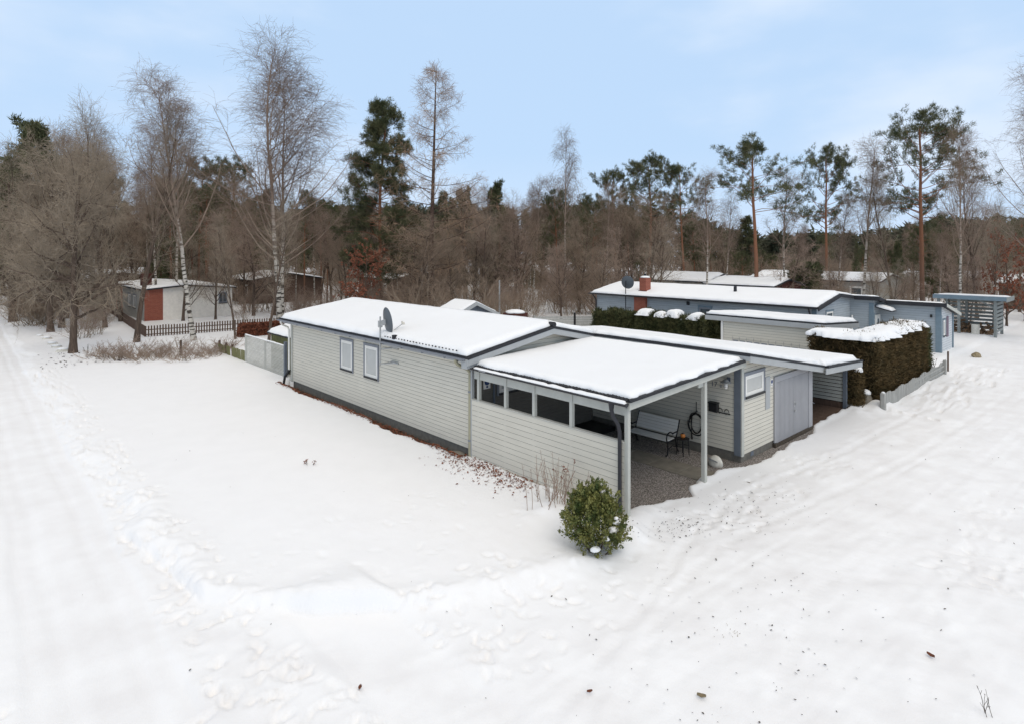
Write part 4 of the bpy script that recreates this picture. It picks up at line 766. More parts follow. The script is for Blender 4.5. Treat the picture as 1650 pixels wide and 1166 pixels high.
TREES = [
('oak', 'oak_tree', 'big spreading grey twigged oak nearest the snowy path', 'tree', -6.02, 34.49, 14.04, {'wide': 0.74, 'rot': 2.95}),
('oak', 'oak_tree', 'thick dark trunked oak close behind the nearest oak', 'tree', -5.93, 46.65, 15.02, {'wide': 0.72, 'rot': 4.57}),
('oak', 'oak_tree', 'oak leaning on the thick dark trunked oak by the path', 'tree', -5.08, 48.99, 15.02, {'wide': 0.72, 'rot': 1.91}),
('oak', 'oak_tree', 'far left spreading oak overhanging the end of the path', 'tree', -7.48, 56.93, 15.84, {'wide': 0.9, 'rot': 5.57}),
('pine_bush', 'pine_tree', 'dark pine crown showing above the oaks at far left', 'tree', -5.82, 71.73, 20.58, {'wide': 0.9, 'rot': 2.58}),
('slim', 'bare_tree', 'tall slim bare tree standing at the corner of the dark picket fence', 'tree', -2.45, 36.77, 16.8, {'wide': 0.95, 'rot': 4.5}),
('birch_a', 'birch_tree', 'white trunked birch leaning left in front of the white brick house', 'tree', 0.54, 35.1, 18.78, {'lean': (-0.072, 0.066), 'wide': 1.05, 'rot': 1.67}),
('slim', 'bare_tree', 'thin dark sapling in front of the white brick house window', 'tree', 2.75, 33.87, 9.11, {'wide': 0.8, 'rot': 1.54}),
('birch_b', 'birch_tree', 'tallest twin stemmed birch with a wide drooping crown behind the far end of the bungalow', 'tree', 7.24, 37.89, 23.4, {'wide': 1.32, 'rot': 0.6}),
('slim', 'bare_tree', 'short brown trunked bare tree beside the tallest birch', 'tree', 3.58, 30.38, 10.13, {'wide': 0.9, 'rot': 5.1}),
('pine_full', 'pine_tree', 'large dense dark green pine behind the satellite dish', 'tree', 17.21, 39.58, 20.27, {'wide': 0.92, 'rot': 3.13}),
('larch', 'larch_tree', 'tall bare larch with tiers of level branches right of the dense pine', 'tree', 18.1, 33.31, 22.06, {'wide': 1.05, 'rot': 2.61}),
('russet', 'beech_tree', 'russet leaved young beech below the dense dark pine', 'tree', 12.57, 34.33, 7.22, {'rot': 4.57}),
('spruce', 'spruce_tree', 'small dark spruce between the dense pine and the larch', 'tree', 22.7, 42.67, 8.05, {'rot': 6.05}),
('birch_d', 'birch_tree', 'slender drooping birch standing highest above the middle wood', 'tree', 33.85, 32.38, 19.06, {'wide': 0.75, 'rot': 1.94}),
('birch_c', 'birch_tree', 'thin white stemmed birch left of the slender drooping birch', 'tree', 32.79, 36.08, 14.35, {'lean': (0.033, -0.03), 'wide': 0.8, 'rot': 4.42}),
('birch_c', 'birch_tree', 'thin white stemmed birch just left of the brick chimney', 'tree', 33.55, 27.2, 12.96, {'wide': 0.8, 'rot': 3.26}),
('pine_bush', 'pine_tree', 'dark bushy pine in the middle of the wood behind the slate shed', 'tree', 32.94, 41.38, 14.21, {'wide': 0.75, 'rot': 4.59}),
('pine_bush', 'pine_tree', 'smaller bushy pine left of the dark middle pine', 'tree', 32.55, 47.18, 13.98, {'wide': 0.6, 'rot': 6.28}),
('pine_a', 'pine_tree', 'upper crown of the flat topped pine right of the brick chimney', 'tree', 49.96, 33.83, 18.46, {'rot': 1.3}),
('pine_b', 'pine_tree', 'leaning thin pine beside the flat topped pine', 'tree', 51.58, 29.62, 16.66, {'lean': (-0.038, 0.035), 'wide': 0.8, 'rot': 4.73}),
('pine_a', 'pine_tree', 'left hand pine showing behind the flat topped pine', 'tree', 53.61, 41.35, 17.85, {'wide': 0.8, 'rot': 2.94}),
('birch_c', 'birch_tree', 'narrow birch before the dark red timber house', 'tree', 36.92, 18.66, 13.71, {'lean': (-0.012, 0.011), 'rot': 4.45}),
('pine_b', 'pine_tree', 'lone red trunked pine left of centre in the right hand gap', 'tree', 43.91, 17.64, 16.74, {'lean': (-0.031, 0.028), 'wide': 1.1, 'rot': 5.48}),
('birch_c', 'birch_tree', 'pale birch right of the lone red trunked pine', 'tree', 49.83, 17.62, 14.89, {'lean': (0.031, -0.028), 'wide': 1.1, 'rot': 0.93}),
('sparse_fruit', 'fruit_tree', 'low spreading bare fruit tree behind the roof of the blue grey bungalow', 'tree', 44.38, 14.48, 7.96, {'wide': 1.2, 'rot': 1.34}),
('pine_c', 'pine_tree', 'broad crowned pine between the two pale birches', 'tree', 65.8, 19.2, 19.21, {'wide': 0.8, 'rot': 2.59}),
('birch_c', 'birch_tree', 'leaning pale birch below the broad crowned pine', 'tree', 51.48, 13.38, 12.31, {'lean': (0.108, -0.099), 'wide': 0.9, 'rot': 0.37}),
('birch_c', 'birch_tree', 'tall pale birch left of the thick red trunked pine', 'tree', 51.25, 10.87, 17.2, {'lean': (0.02, -0.018), 'rot': 2.19}),
('pine_c', 'pine_tree', 'tallest pine with a thick bare red trunk near the right edge', 'tree', 55.34, 7.09, 19.75, {'wide': 0.95, 'rot': 2.62}),
('birch_a', 'birch_tree', 'large white trunked birch right of the tallest right hand pine', 'tree', 48.15, 2.83, 16.69, {'lean': (0.026, -0.024), 'wide': 0.85, 'rot': 0.78}),
('birch_b', 'birch_tree', 'big birch at the right edge whose crown hangs over the road', 'tree', 38.53, -4.61, 19.99, {'wide': 0.85, 'rot': 2.2}),
('russet', 'beech_tree', 'russet leaved thin beech at the right edge beside the wood store', 'tree', 49.57, 0.16, 8.68, {'wide': 0.8, 'rot': 4.67}),
('slim', 'bare_tree', 'thin pale bare tree beside the russet beech at the right edge', 'tree', 47.52, 0.7, 11.01, {'wide': 0.6, 'rot': 4.79}),
('spruce', 'spruce_tree', 'dark spruce behind the lone red trunked pine', 'tree', 71.1, 32.01, 11.28, {'wide': 1.5, 'rot': 2.45}),
('pine_c', 'pine_tree', 'left of the two far dark pines between the birches', 'tree', 9.74, 68.25, 17.46, {'wide': 0.75, 'rot': 2.17}),
('pine_c', 'pine_tree', 'right of the two far dark pines between the birches', 'tree', 13.85, 69.9, 18.19, {'wide': 0.75, 'rot': 1.26}),
('slim', 'bare_tree', 'tall slim bare tree rising just right of the nearest oak', 'tree', -2.56, 46.95, 18.39, {'wide': 0.8, 'rot': 2.68}),
('slim', 'bare_tree', 'slim bare tree between the nearest oak and the leaning birch', 'tree', -0.86, 50.81, 18.44, {'wide': 0.8, 'rot': 1.99}),
('birch_c', 'birch_tree', 'slender birch directly behind the leaning birch', 'tree', 1.76, 51.12, 17.85, {'wide': 0.8, 'rot': 1.34}),
('birch_c', 'birch_tree', 'thin tall birch right of the leaning birch crown', 'tree', 3.87, 53.26, 21.1, {'wide': 0.8, 'rot': 5.45}),
('birch_d', 'birch_tree', 'thin drooping birch behind the nearest oak crown', 'tree', -1.95, 57.27, 18.03, {'wide': 0.8, 'rot': 1.44}),
('slim', 'bare_tree', 'slim bare tree just left of the tallest right hand pine', 'tree', 51.09, 8.29, 14.67, {'wide': 0.8, 'rot': 0.25}),
('slim', 'bare_tree', 'slim bare tree right of the large white trunked birch', 'tree', 54.14, 2.75, 15.43, {'wide': 0.8, 'rot': 1.41}),
('birch_d', 'birch_tree', 'thin birch beside the narrow birch at the dark red timber house', 'tree', 43.75, 20.51, 12.31, {'wide': 0.8, 'rot': 0.12}),
('bare_d', 'bare_tree', 'pale bare tree just left of the dark middle pine', 'tree', 24.6, 34.12, 10.84, {'rot': 5.43}),
('bare_d', 'bare_tree', 'forked pale bare tree behind the brick chimney', 'tree', 32.22, 20.27, 8.85, {'rot': 5.3})]
GROVES = [('conifer_tree', 'dark conifer deep in the wood %s', 'tree', 'far conifers %s', [(5,0,26.7,91.4,13.9,0.78,2.1),
(5,2,72.5,39.8,10.9,0.71,1.3),
(5,1,50.7,62.8,15.8,0.79,2.1),
(2,2,78.0,31.2,5.8,0.7,1.3),
(0,2,52.4,23.0,6.3,0.87,2.7),
(3,0,6.7,72.0,15.4,0.67,2.9),
(5,0,13.1,81.3,14.7,0.66,0.4),
(2,2,55.2,28.4,9.9,0.87,4.9),
(0,0,3.7,106.9,22.7,0.77,5.8),
(0,1,61.1,58.4,13.6,0.64,0.3),
(2,0,-3.9,112.9,20.2,0.88,5.9),
(2,0,1.3,90.4,18.4,0.65,0.8),
(2,0,-6.9,121.5,22.1,0.79,3.7),
(0,1,52.2,46.3,13.6,0.68,1.1),
(2,0,-7.1,117.2,21.0,0.77,4.0),
(5,1,37.6,56.1,13.5,0.79,5.2),
(5,2,70.0,12.9,7.5,0.86,3.7),
(2,0,-4.7,81.6,18.9,0.83,2.2),
(5,2,75.4,36.7,7.3,0.8,0.2),
(0,2,58.9,40.7,11.4,0.73,0.1),
(3,1,30.1,88.9,13.0,0.8,1.0),
(5,2,44.2,31.1,9.5,0.62,5.5),
(3,0,24.2,91.4,15.4,0.85,5.7),
(0,2,106.1,0.1,11.4,0.64,2.6),
(5,2,101.9,-1.6,11.4,0.87,5.0),
(2,2,82.1,4.7,10.4,0.86,0.9),
(2,1,40.5,34.5,12.6,0.81,1.6),
(2,1,58.4,52.0,11.6,0.64,2.3),
(2,2,51.0,42.4,11.1,0.77,4.7),
(0,2,83.3,3.7,9.6,0.72,4.7),
(3,0,20.2,74.7,14.9,0.67,4.9),
(2,2,46.2,38.5,11.1,0.74,3.4),
(5,0,14.8,95.5,17.5,0.76,4.0),
(0,0,16.1,79.3,12.3,0.75,2.9),
(5,1,51.9,56.7,12.5,0.84,6.0),
(2,2,51.8,37.9,13.0,0.63,3.8),
(2,0,5.3,101.1,18.3,0.68,5.0),
(5,2,85.5,22.1,7.5,0.65,4.4),
(2,2,65.7,9.3,9.5,0.68,4.6),
(2,2,83.3,19.9,7.1,0.83,1.5),
(5,0,22.1,92.3,13.9,0.81,6.1),
(0,2,70.7,29.3,6.4,0.78,2.4),
(2,2,71.0,14.1,6.3,0.64,2.7),
(2,1,38.2,37.6,13.2,0.68,4.0),
(0,2,83.5,40.2,8.3,0.74,1.7),
(2,1,22.6,63.5,12.8,0.73,3.4),
(5,0,-18.1,130.2,24.2,0.79,3.1),
(2,1,19.9,56.2,12.0,0.68,1.1),
(0,1,41.7,60.0,14.6,0.73,1.7),
(2,2,99.8,8.9,9.9,0.76,4.2),
(2,2,95.3,13.0,9.0,0.79,3.0),
(2,2,58.7,47.2,11.9,0.74,1.5),
(2,2,55.9,31.0,9.9,0.79,4.9),
(0,0,10.8,74.2,15.5,0.79,4.7),
(2,0,7.2,108.0,19.4,0.62,1.0),
(2,1,27.9,62.0,11.9,0.71,2.8),
(2,2,91.7,28.6,9.1,0.74,0.0),
(5,2,86.6,12.7,8.5,0.75,2.5),
(5,1,30.9,49.3,13.4,0.85,4.0),
(0,2,104.2,19.7,7.1,0.71,5.4),
(5,2,68.1,7.1,7.5,0.78,2.9),
(3,2,86.6,27.2,5.9,0.79,4.5),
(0,1,29.7,72.1,11.8,0.67,3.3),
(2,2,108.8,2.7,10.3,0.66,5.0),
(2,0,9.2,63.4,13.7,0.67,3.2),
(3,2,65.1,8.4,7.1,0.62,2.3),
(2,2,92.7,22.5,7.5,0.73,3.9),
(3,0,5.6,63.0,12.3,0.68,0.0),
(2,2,82.8,2.4,9.3,0.66,0.4),
(0,2,77.3,18.8,6.4,0.67,4.7),
(2,2,77.4,3.3,9.0,0.67,5.1),
(5,2,105.2,-0.7,8.8,0.83,4.7),
(2,1,54.7,58.5,13.1,0.67,4.6),
(2,0,-3.2,70.4,15.4,0.68,4.2),
(2,2,94.4,14.5,9.9,0.72,2.8),
(0,0,11.0,69.8,14.4,0.79,2.2),
(2,1,17.4,56.6,13.1,0.64,2.9),
(2,2,53.7,37.4,10.3,0.77,4.6),
(3,2,102.5,-3.1,8.2,0.85,3.2),
(5,2,108.7,16.5,9.6,0.61,2.9)]),
('bare_tree', 'bare grey brown tree in the wood %s', 'tree', 'bare trees in the wood %s', [(7,1,28.9,33.7,11.0,0.98,5.6),
(8,2,113.2,-0.0,9.3,0.91,4.3),
(7,0,20.7,85.1,12.7,1.0,6.0),
(6,1,37.9,50.6,14.4,0.99,4.9),
(6,0,-3.9,65.8,14.9,0.71,4.2),
(7,2,70.9,34.4,8.4,0.76,1.6),
(8,0,-0.5,105.6,22.6,1.01,4.5),
(9,2,51.9,27.0,7.0,0.8,2.4),
(9,0,-10.8,103.8,23.6,0.81,4.3),
(6,0,10.1,89.6,16.6,0.88,3.0),
(9,0,-19.6,112.2,19.2,1.01,1.7),
(8,1,45.3,50.5,14.9,0.86,3.4),
(10,2,78.1,-6.7,10.7,0.75,1.0),
(9,1,27.1,71.3,12.2,0.77,2.2),
(7,0,4.3,73.1,14.9,0.8,5.0),
(6,0,10.2,54.2,12.1,0.8,2.1),
(10,0,-14.5,103.2,21.8,0.83,3.8),
(7,2,87.4,8.2,13.0,0.73,1.5),
(7,0,9.5,73.1,12.8,0.95,2.3),
(8,1,32.8,29.8,10.8,0.87,0.4),
(6,0,1.8,95.8,20.3,0.81,5.5),
(6,0,-4.2,94.9,20.2,0.92,5.6),
(9,0,5.7,71.5,16.9,0.85,0.4),
(7,2,61.0,44.0,10.1,0.79,5.9),
(9,2,51.6,17.1,6.6,0.85,2.6),
(6,2,36.9,24.8,12.2,1.05,3.2),
(10,0,3.4,97.7,19.1,1.04,0.6),
(8,0,-6.3,98.5,18.8,1.01,5.0),
(6,2,62.9,44.1,11.3,1.1,3.3),
(6,0,11.0,84.0,16.7,0.73,6.1),
(9,0,-6.8,105.4,19.3,0.9,5.4),
(9,2,92.9,2.0,8.4,0.89,2.9),
(9,1,24.9,60.5,15.0,0.77,3.9),
(6,2,54.9,14.8,5.7,0.82,5.7),
(10,1,17.5,43.1,11.7,0.71,3.5),
(6,1,45.4,56.5,12.3,1.08,5.5),
(6,1,12.7,52.8,13.7,0.75,4.3),
(7,1,21.4,49.1,11.0,1.04,1.4),
(6,2,61.7,6.3,8.8,0.97,5.2),
(10,0,1.3,66.2,18.1,0.86,0.5),
(10,2,97.0,-4.2,8.0,0.82,4.9),
(8,2,106.0,-4.3,8.5,1.06,0.4),
(8,2,83.7,17.2,9.0,1.01,2.9),
(6,1,19.8,44.2,9.6,0.85,4.9),
(10,0,-17.2,78.1,18.9,1.08,5.3),
(8,0,-17.9,78.5,18.8,0.71,0.3),
(10,2,62.3,47.2,15.1,0.87,5.5),
(8,0,-8.2,108.9,22.1,0.99,2.3),
(9,1,32.1,48.8,10.3,0.74,3.9),
(7,1,26.5,39.2,13.7,0.97,1.1),
(10,1,17.7,53.2,10.6,0.85,5.3),
(8,0,-7.3,101.7,21.5,0.85,1.6),
(10,1,36.4,70.0,17.7,0.96,0.9),
(8,2,109.5,4.7,10.9,0.89,4.4),
(9,0,11.1,80.6,18.1,0.71,1.8),
(8,1,53.6,55.7,18.2,0.88,0.3),
(7,1,34.5,70.4,15.2,0.75,5.6),
(6,0,11.0,87.5,17.8,0.92,3.8),
(9,2,75.9,9.4,8.2,1.08,2.4),
(6,1,36.3,57.3,11.2,0.99,2.7),
(7,2,86.3,11.2,7.9,0.97,5.2),
(7,1,18.3,51.8,11.2,1.0,5.7),
(7,0,-1.6,96.2,24.4,1.1,2.2),
(9,0,7.4,66.7,16.4,0.92,4.3),
(7,1,19.6,47.4,10.4,1.1,0.1),
(8,0,-13.5,87.6,17.5,0.77,2.0),
(7,2,61.2,36.2,9.4,1.06,4.0),
(6,2,36.8,28.2,12.7,0.85,2.1),
(6,2,36.4,26.6,10.7,0.94,3.6),
(6,2,84.0,14.7,10.5,0.79,4.1),
(10,2,76.8,-1.0,8.9,0.84,4.5),
(6,0,-15.9,101.5,19.0,0.82,0.6),
(6,0,-13.6,95.0,19.6,0.74,2.2),
(6,0,-20.8,125.0,24.1,0.82,4.1),
(6,2,64.6,35.5,9.8,0.8,3.3),
(10,1,24.4,75.6,13.7,0.82,3.2),
(7,2,79.0,24.0,7.1,0.96,0.2),
(10,0,-16.5,115.8,24.0,0.95,5.5),
(10,2,70.0,36.4,10.0,0.98,5.9),
(7,2,51.2,33.4,11.1,0.9,2.1),
(10,1,37.0,33.6,10.9,0.85,2.4),
(9,2,62.7,1.0,10.6,1.03,1.7),
(7,2,88.8,3.6,11.2,0.94,2.4),
(6,0,-17.4,105.2,18.2,0.74,1.4),
(9,2,69.5,18.9,9.7,0.76,3.9),
(7,0,18.1,90.5,18.1,0.89,2.6),
(10,1,40.8,38.6,12.0,0.93,0.4),
(6,0,-9.2,94.2,17.7,1.07,5.2),
(7,2,68.7,37.4,13.0,0.78,5.1),
(8,0,11.7,63.6,15.4,0.92,2.1),
(8,2,54.5,26.5,11.2,0.79,1.6),
(8,2,62.9,39.1,13.3,0.72,5.4),
(7,0,1.1,105.3,25.4,1.0,3.6),
(8,0,-20.7,116.0,19.2,1.04,4.9),
(6,1,29.2,35.0,11.4,1.08,4.2)]),
('bare_tree', 'low bare tree at the near edge of the wood %s', 'tree', 'low bare trees %s', [(11,1,24.6,44.2,9.7,1.07,6.0),
(7,2,52.6,10.3,5.8,1.09,3.4),
(6,2,76.3,-4.7,6.3,1.24,0.6),
(6,0,-4.8,68.3,13.6,1.02,5.6),
(7,2,78.8,-3.8,6.5,0.97,4.0),
(11,2,59.2,4.3,6.8,0.87,5.9),
(6,0,2.3,63.2,10.5,1.17,6.1),
(9,1,21.9,35.4,8.5,1.05,3.4),
(7,1,19.4,34.2,6.6,0.97,0.6),
(7,0,9.4,56.8,10.9,1.05,6.0),
(11,2,55.4,-1.5,4.3,1.11,3.3),
(8,0,-4.0,56.9,12.7,1.11,1.4),
(11,2,49.4,3.8,6.0,1.05,4.5),
(6,2,47.8,12.3,5.3,0.99,4.0),
(7,1,28.1,42.4,6.4,1.19,4.6),
(6,2,27.6,23.1,6.8,1.2,2.7),
(8,1,27.2,38.9,9.5,0.85,5.5),
(8,1,20.1,32.6,7.5,0.84,4.0),
(7,2,55.4,8.8,3.8,1.07,2.7),
(7,0,-3.0,58.4,13.2,0.84,3.0),
(6,1,25.5,41.1,8.9,1.11,4.7),
(6,0,0.2,66.9,12.5,1.08,5.8),
(7,0,-13.8,66.0,12.7,1.11,4.2),
(8,1,16.5,33.5,8.0,1.18,5.1),
(9,2,46.4,7.0,5.7,0.84,5.4),
(7,1,24.7,35.7,8.8,1.12,1.8),
(7,1,27.4,27.1,7.1,1.13,4.9),
(6,1,30.1,38.4,8.6,1.19,2.1),
(9,0,-5.2,56.7,14.0,0.99,0.8),
(11,0,8.8,47.8,9.9,1.02,4.8),
(7,2,49.4,2.4,6.1,1.05,3.3),
(9,1,18.4,49.7,7.0,1.02,3.9),
(8,1,16.5,32.4,9.1,1.22,5.4),
(6,1,10.3,46.7,10.1,0.91,3.0),
(6,0,5.3,46.9,7.9,0.99,5.2),
(9,0,-12.5,70.5,13.7,1.05,4.4),
(11,2,54.5,16.3,4.2,1.09,2.2),
(11,2,32.8,24.6,8.7,0.83,3.5),
(9,0,3.0,47.7,9.9,1.04,2.0),
(9,2,62.6,9.6,5.2,1.15,0.5),
(6,2,59.9,1.9,6.8,0.94,3.7),
(9,2,55.2,-0.3,6.6,1.09,4.8),
(8,1,30.8,30.4,7.8,1.11,5.8),
(8,1,14.1,40.1,8.2,1.01,2.6),
(11,2,58.5,-3.4,6.2,1.05,4.8),
(11,1,26.9,35.1,10.0,0.84,4.5),
(9,2,36.9,31.0,8.9,1.04,3.3),
(9,2,44.5,7.8,5.7,1.19,3.3)]),
('birch_tree', 'thin pale birch stem in the wood %s', 'tree', 'thin birches in the wood %s', [(13,0,-12.2,102.2,19.0,0.7,0.5),
(13,1,18.6,56.6,13.8,0.74,6.1),
(13,1,13.7,50.1,10.5,0.72,5.1),
(13,1,17.9,46.1,14.1,0.73,3.2),
(13,0,-1.5,74.3,18.0,0.6,0.3),
(14,0,21.0,78.2,14.0,0.72,5.7),
(14,0,-1.8,67.6,17.4,0.78,4.2),
(14,0,-0.5,92.8,23.8,0.9,2.6),
(14,1,42.0,58.5,12.1,0.85,0.6),
(13,2,54.9,17.5,9.0,0.8,5.1),
(13,1,20.9,42.9,11.6,0.67,0.3),
(14,1,40.8,40.0,15.1,0.79,3.1),
(13,0,-11.4,103.7,22.7,0.72,5.6),
(14,2,84.7,0.9,8.8,0.75,1.2),
(14,2,96.2,-5.4,9.9,0.87,2.9),
(13,1,40.7,44.5,14.5,0.68,3.6),
(14,1,30.6,64.9,16.9,0.62,5.9),
(14,0,14.9,75.2,16.4,0.7,0.3),
(14,1,25.2,69.7,13.0,0.75,5.9),
(13,1,32.1,42.3,14.0,0.66,1.3),
(14,2,54.7,13.8,6.6,0.73,1.3),
(14,2,74.7,5.0,9.4,0.65,2.5),
(14,1,21.4,74.1,12.8,0.66,5.6),
(14,2,89.7,-1.4,10.1,0.76,5.1),
(13,0,-1.6,61.0,15.3,0.62,2.3),
(13,2,72.6,11.2,10.8,0.82,0.7),
(14,0,3.7,63.5,16.4,0.63,3.7),
(13,2,70.7,23.5,10.2,0.88,5.8),
(14,2,72.0,7.0,9.2,0.88,1.7),
(13,2,82.9,11.8,11.8,0.81,3.7),
(13,2,57.1,6.1,10.3,0.64,3.2),
(13,2,80.6,18.2,8.7,0.89,5.8),
(14,2,88.0,-6.2,8.7,0.73,6.0),
(14,2,87.3,16.2,10.2,0.75,5.3),
(13,2,58.4,38.1,9.8,0.82,6.1),
(13,0,7.4,88.9,18.1,0.65,3.8),
(13,2,75.3,22.9,7.3,0.71,0.3),
(13,2,69.3,30.1,7.2,0.76,2.4),
(13,1,34.6,61.4,12.4,0.81,4.7),
(13,2,93.1,10.4,11.9,0.85,2.7)]),
('bare_bush', 'leafless brown bush under the trees %s', 'bush', 'bare bushes %s', [(17,1,15.9,52.6,2.5,1.15,0.7),
(15,1,28.4,35.9,3.7,1.15,5.7),
(16,1,22.6,41.8,4.4,1.02,5.9),
(17,1,42.0,40.0,2.6,1.42,4.8),
(16,1,17.9,27.1,4.6,1.44,6.0),
(15,2,31.5,26.1,3.6,1.33,0.9),
(17,1,10.4,34.9,3.3,1.18,1.5),
(17,1,25.4,31.4,4.2,1.33,5.4),
(15,1,15.5,40.1,2.3,1.29,0.9),
(16,1,35.4,34.3,4.7,1.06,2.5),
(15,2,40.9,31.4,2.3,1.18,5.7),
(17,0,10.1,52.4,2.9,1.05,4.1),
(16,1,32.6,27.9,4.6,1.13,5.0),
(17,1,13.6,49.8,3.0,1.22,0.4),
(15,1,15.2,47.0,2.8,1.45,1.8),
(15,1,28.2,50.7,4.2,1.1,3.9),
(15,1,21.8,57.7,2.8,1.48,0.8),
(15,1,41.9,36.9,4.5,1.49,4.5),
(16,1,19.7,39.3,2.5,1.15,2.2),
(15,1,17.3,40.5,3.2,1.38,4.3),
(17,1,31.2,37.3,2.7,1.3,0.2),
(16,1,20.0,34.8,4.1,1.04,2.0),
(16,1,20.4,28.0,2.6,1.08,4.4),
(15,1,24.1,53.5,3.0,1.13,5.2),
(17,1,28.3,27.4,3.4,1.1,0.2),
(15,1,11.7,44.0,2.8,1.27,5.3),
(16,1,26.4,47.6,2.4,1.03,4.0),
(15,1,29.8,34.2,2.4,1.39,5.9),
(17,0,12.3,53.1,4.4,1.11,3.4),
(15,1,11.6,44.1,2.5,1.46,5.6),
(17,1,20.6,38.3,3.6,1.17,5.2),
(17,1,41.9,38.2,4.4,1.31,0.7),
(16,1,38.5,43.4,2.2,1.26,3.6),
(17,1,24.1,31.8,3.5,1.29,3.4),
(15,0,9.8,50.9,3.6,1.28,0.4),
(15,1,29.9,36.8,3.0,1.16,6.0),
(16,1,29.0,38.3,3.2,1.33,1.5),
(15,1,25.5,38.1,3.1,1.21,5.0),
(16,1,31.4,28.7,2.5,1.09,5.5),
(17,0,6.3,42.2,2.9,1.2,1.9),
(17,1,17.1,39.3,3.1,1.12,5.2),
(15,1,10.4,42.5,2.7,1.42,0.8),
(15,1,33.8,44.5,2.9,1.06,5.6),
(15,1,30.6,30.7,3.9,1.1,2.0),
(17,1,23.7,55.8,3.6,1.34,4.4),
(16,1,23.8,27.4,3.5,1.08,5.9),
(17,1,11.6,49.9,3.9,1.41,0.9),
(16,1,15.2,29.9,4.7,1.16,5.9),
(15,1,26.2,33.5,4.8,1.17,1.9),
(15,1,35.4,47.0,2.3,1.04,4.8),
(16,1,34.4,45.4,4.2,1.1,5.1),
(15,1,35.4,37.6,3.1,1.45,0.5),
(15,1,16.7,36.5,3.2,1.21,3.2),
(16,1,11.2,36.9,2.6,1.13,3.6),
(17,1,14.1,35.8,4.6,1.13,3.3),
(17,2,64.2,0.0,4.1,1.4,3.4),
(17,2,82.9,-6.0,4.5,1.24,1.6),
(17,2,90.3,-2.0,3.2,1.11,4.6),
(17,2,76.5,6.2,3.8,1.49,4.3),
(17,2,57.8,30.1,3.9,1.19,4.0),
(15,2,79.7,4.8,2.7,1.37,6.0),
(15,2,71.3,7.2,4.4,1.39,2.5),
(16,2,69.1,11.6,4.3,1.46,4.4),
(16,2,46.7,2.5,2.4,1.18,6.0),
(16,2,60.2,-6.8,4.2,1.07,2.6),
(15,2,67.6,8.7,3.3,1.41,5.0),
(16,2,46.7,12.3,3.9,1.16,0.7),
(16,2,75.1,12.7,2.9,1.24,4.1),
(15,2,49.4,10.3,2.6,1.49,1.5),
(15,2,38.0,21.4,3.5,1.11,1.9),
(16,2,77.6,6.9,3.6,1.38,3.6),
(17,2,48.9,12.7,4.3,1.26,3.4),
(16,2,89.9,-1.6,4.4,1.32,0.8),
(17,2,61.6,-4.0,3.1,1.41,2.7),
(17,2,62.0,-6.4,3.2,1.45,0.5),
(17,2,58.6,3.4,2.7,1.5,4.3),
(16,2,84.1,1.1,3.3,1.48,0.2),
(15,2,59.4,9.1,3.8,1.08,3.3),
(15,2,64.3,-6.8,4.4,1.2,0.1),
(15,2,56.7,19.6,3.9,1.5,0.3),
(15,2,43.3,11.4,3.4,1.17,0.1),
(17,2,71.5,12.2,4.2,1.11,0.1),
(17,2,54.8,25.4,2.5,1.22,1.1),
(16,2,46.3,31.5,3.4,1.06,4.3),
(16,2,57.8,-1.4,4.4,1.12,0.7),
(15,2,44.5,30.9,3.7,1.42,1.4),
(15,2,54.2,14.9,3.7,1.25,0.2),
(16,2,54.3,33.1,2.7,1.12,6.1),
(16,2,55.0,-2.1,2.6,1.25,5.6),
(17,0,-15.5,72.9,4.0,1.1,0.5),
(16,0,-13.6,71.7,3.2,1.15,1.2),
(17,0,-5.8,70.0,3.9,1.02,5.6),
(15,0,-13.7,63.3,2.6,1.31,1.0),
(15,0,-13.3,92.2,2.4,1.39,4.3),
(16,0,-3.9,57.9,3.4,1.37,5.5),
(17,0,-16.1,79.3,3.1,1.03,0.2),
(17,0,-4.4,65.3,2.7,1.42,6.0),
(15,0,-3.5,73.8,4.3,1.27,5.3),
(17,0,-5.8,77.1,3.4,1.19,4.8),
(15,0,-13.1,91.3,3.1,1.09,3.7),
(17,0,-15.3,75.7,2.6,1.01,0.7),
(16,0,-1.8,73.8,4.2,1.14,4.9),
(17,0,-3.6,59.9,2.7,1.18,4.3),
(15,0,-15.9,89.7,3.6,1.42,2.9),
(17,0,-15.8,80.5,3.6,1.35,5.0),
(17,0,-13.8,63.1,4.2,1.5,2.9),
(17,0,-6.2,65.6,3.2,1.26,0.7),
(16,0,-5.1,69.8,3.1,1.01,3.8),
(15,0,-14.3,74.8,3.1,1.12,2.8),
(17,0,-4.3,55.5,2.7,1.43,1.6),
(17,0,-13.8,72.5,3.4,1.05,4.3),
(16,0,-13.3,83.6,2.6,1.37,5.3),
(15,0,-4.1,64.9,4.1,1.37,3.4),
(17,0,8.0,63.9,3.7,1.19,4.5),
(17,0,8.1,63.8,3.1,1.2,3.4),
(17,0,7.7,70.7,3.7,1.06,5.7),
(17,0,5.1,62.7,2.8,1.14,5.0),
(15,0,9.5,74.8,3.4,1.3,5.5),
(15,0,0.5,69.3,3.0,1.26,1.1),
(17,0,12.2,64.5,3.9,1.11,2.4),
(16,0,6.4,72.3,2.8,1.27,1.2),
(16,0,12.0,60.9,3.6,1.38,2.1),
(16,0,1.2,67.1,2.9,1.07,0.8),
(16,0,4.4,73.8,2.9,1.37,0.7),
(16,0,2.2,72.1,2.3,1.29,0.3),
(17,0,6.1,66.6,3.2,1.28,3.2),
(17,0,3.8,71.2,3.2,1.44,0.1)]),
('bare_bush', 'leafless bush along the snowy path beyond the oaks', 'bush', 'bushes beside the far path', [(16,0,-6.0,52.4,2.0,1.4,2.4),
(16,0,-5.3,63.3,3.1,1.4,4.3),
(16,0,-6.5,65.0,3.3,1.4,2.6),
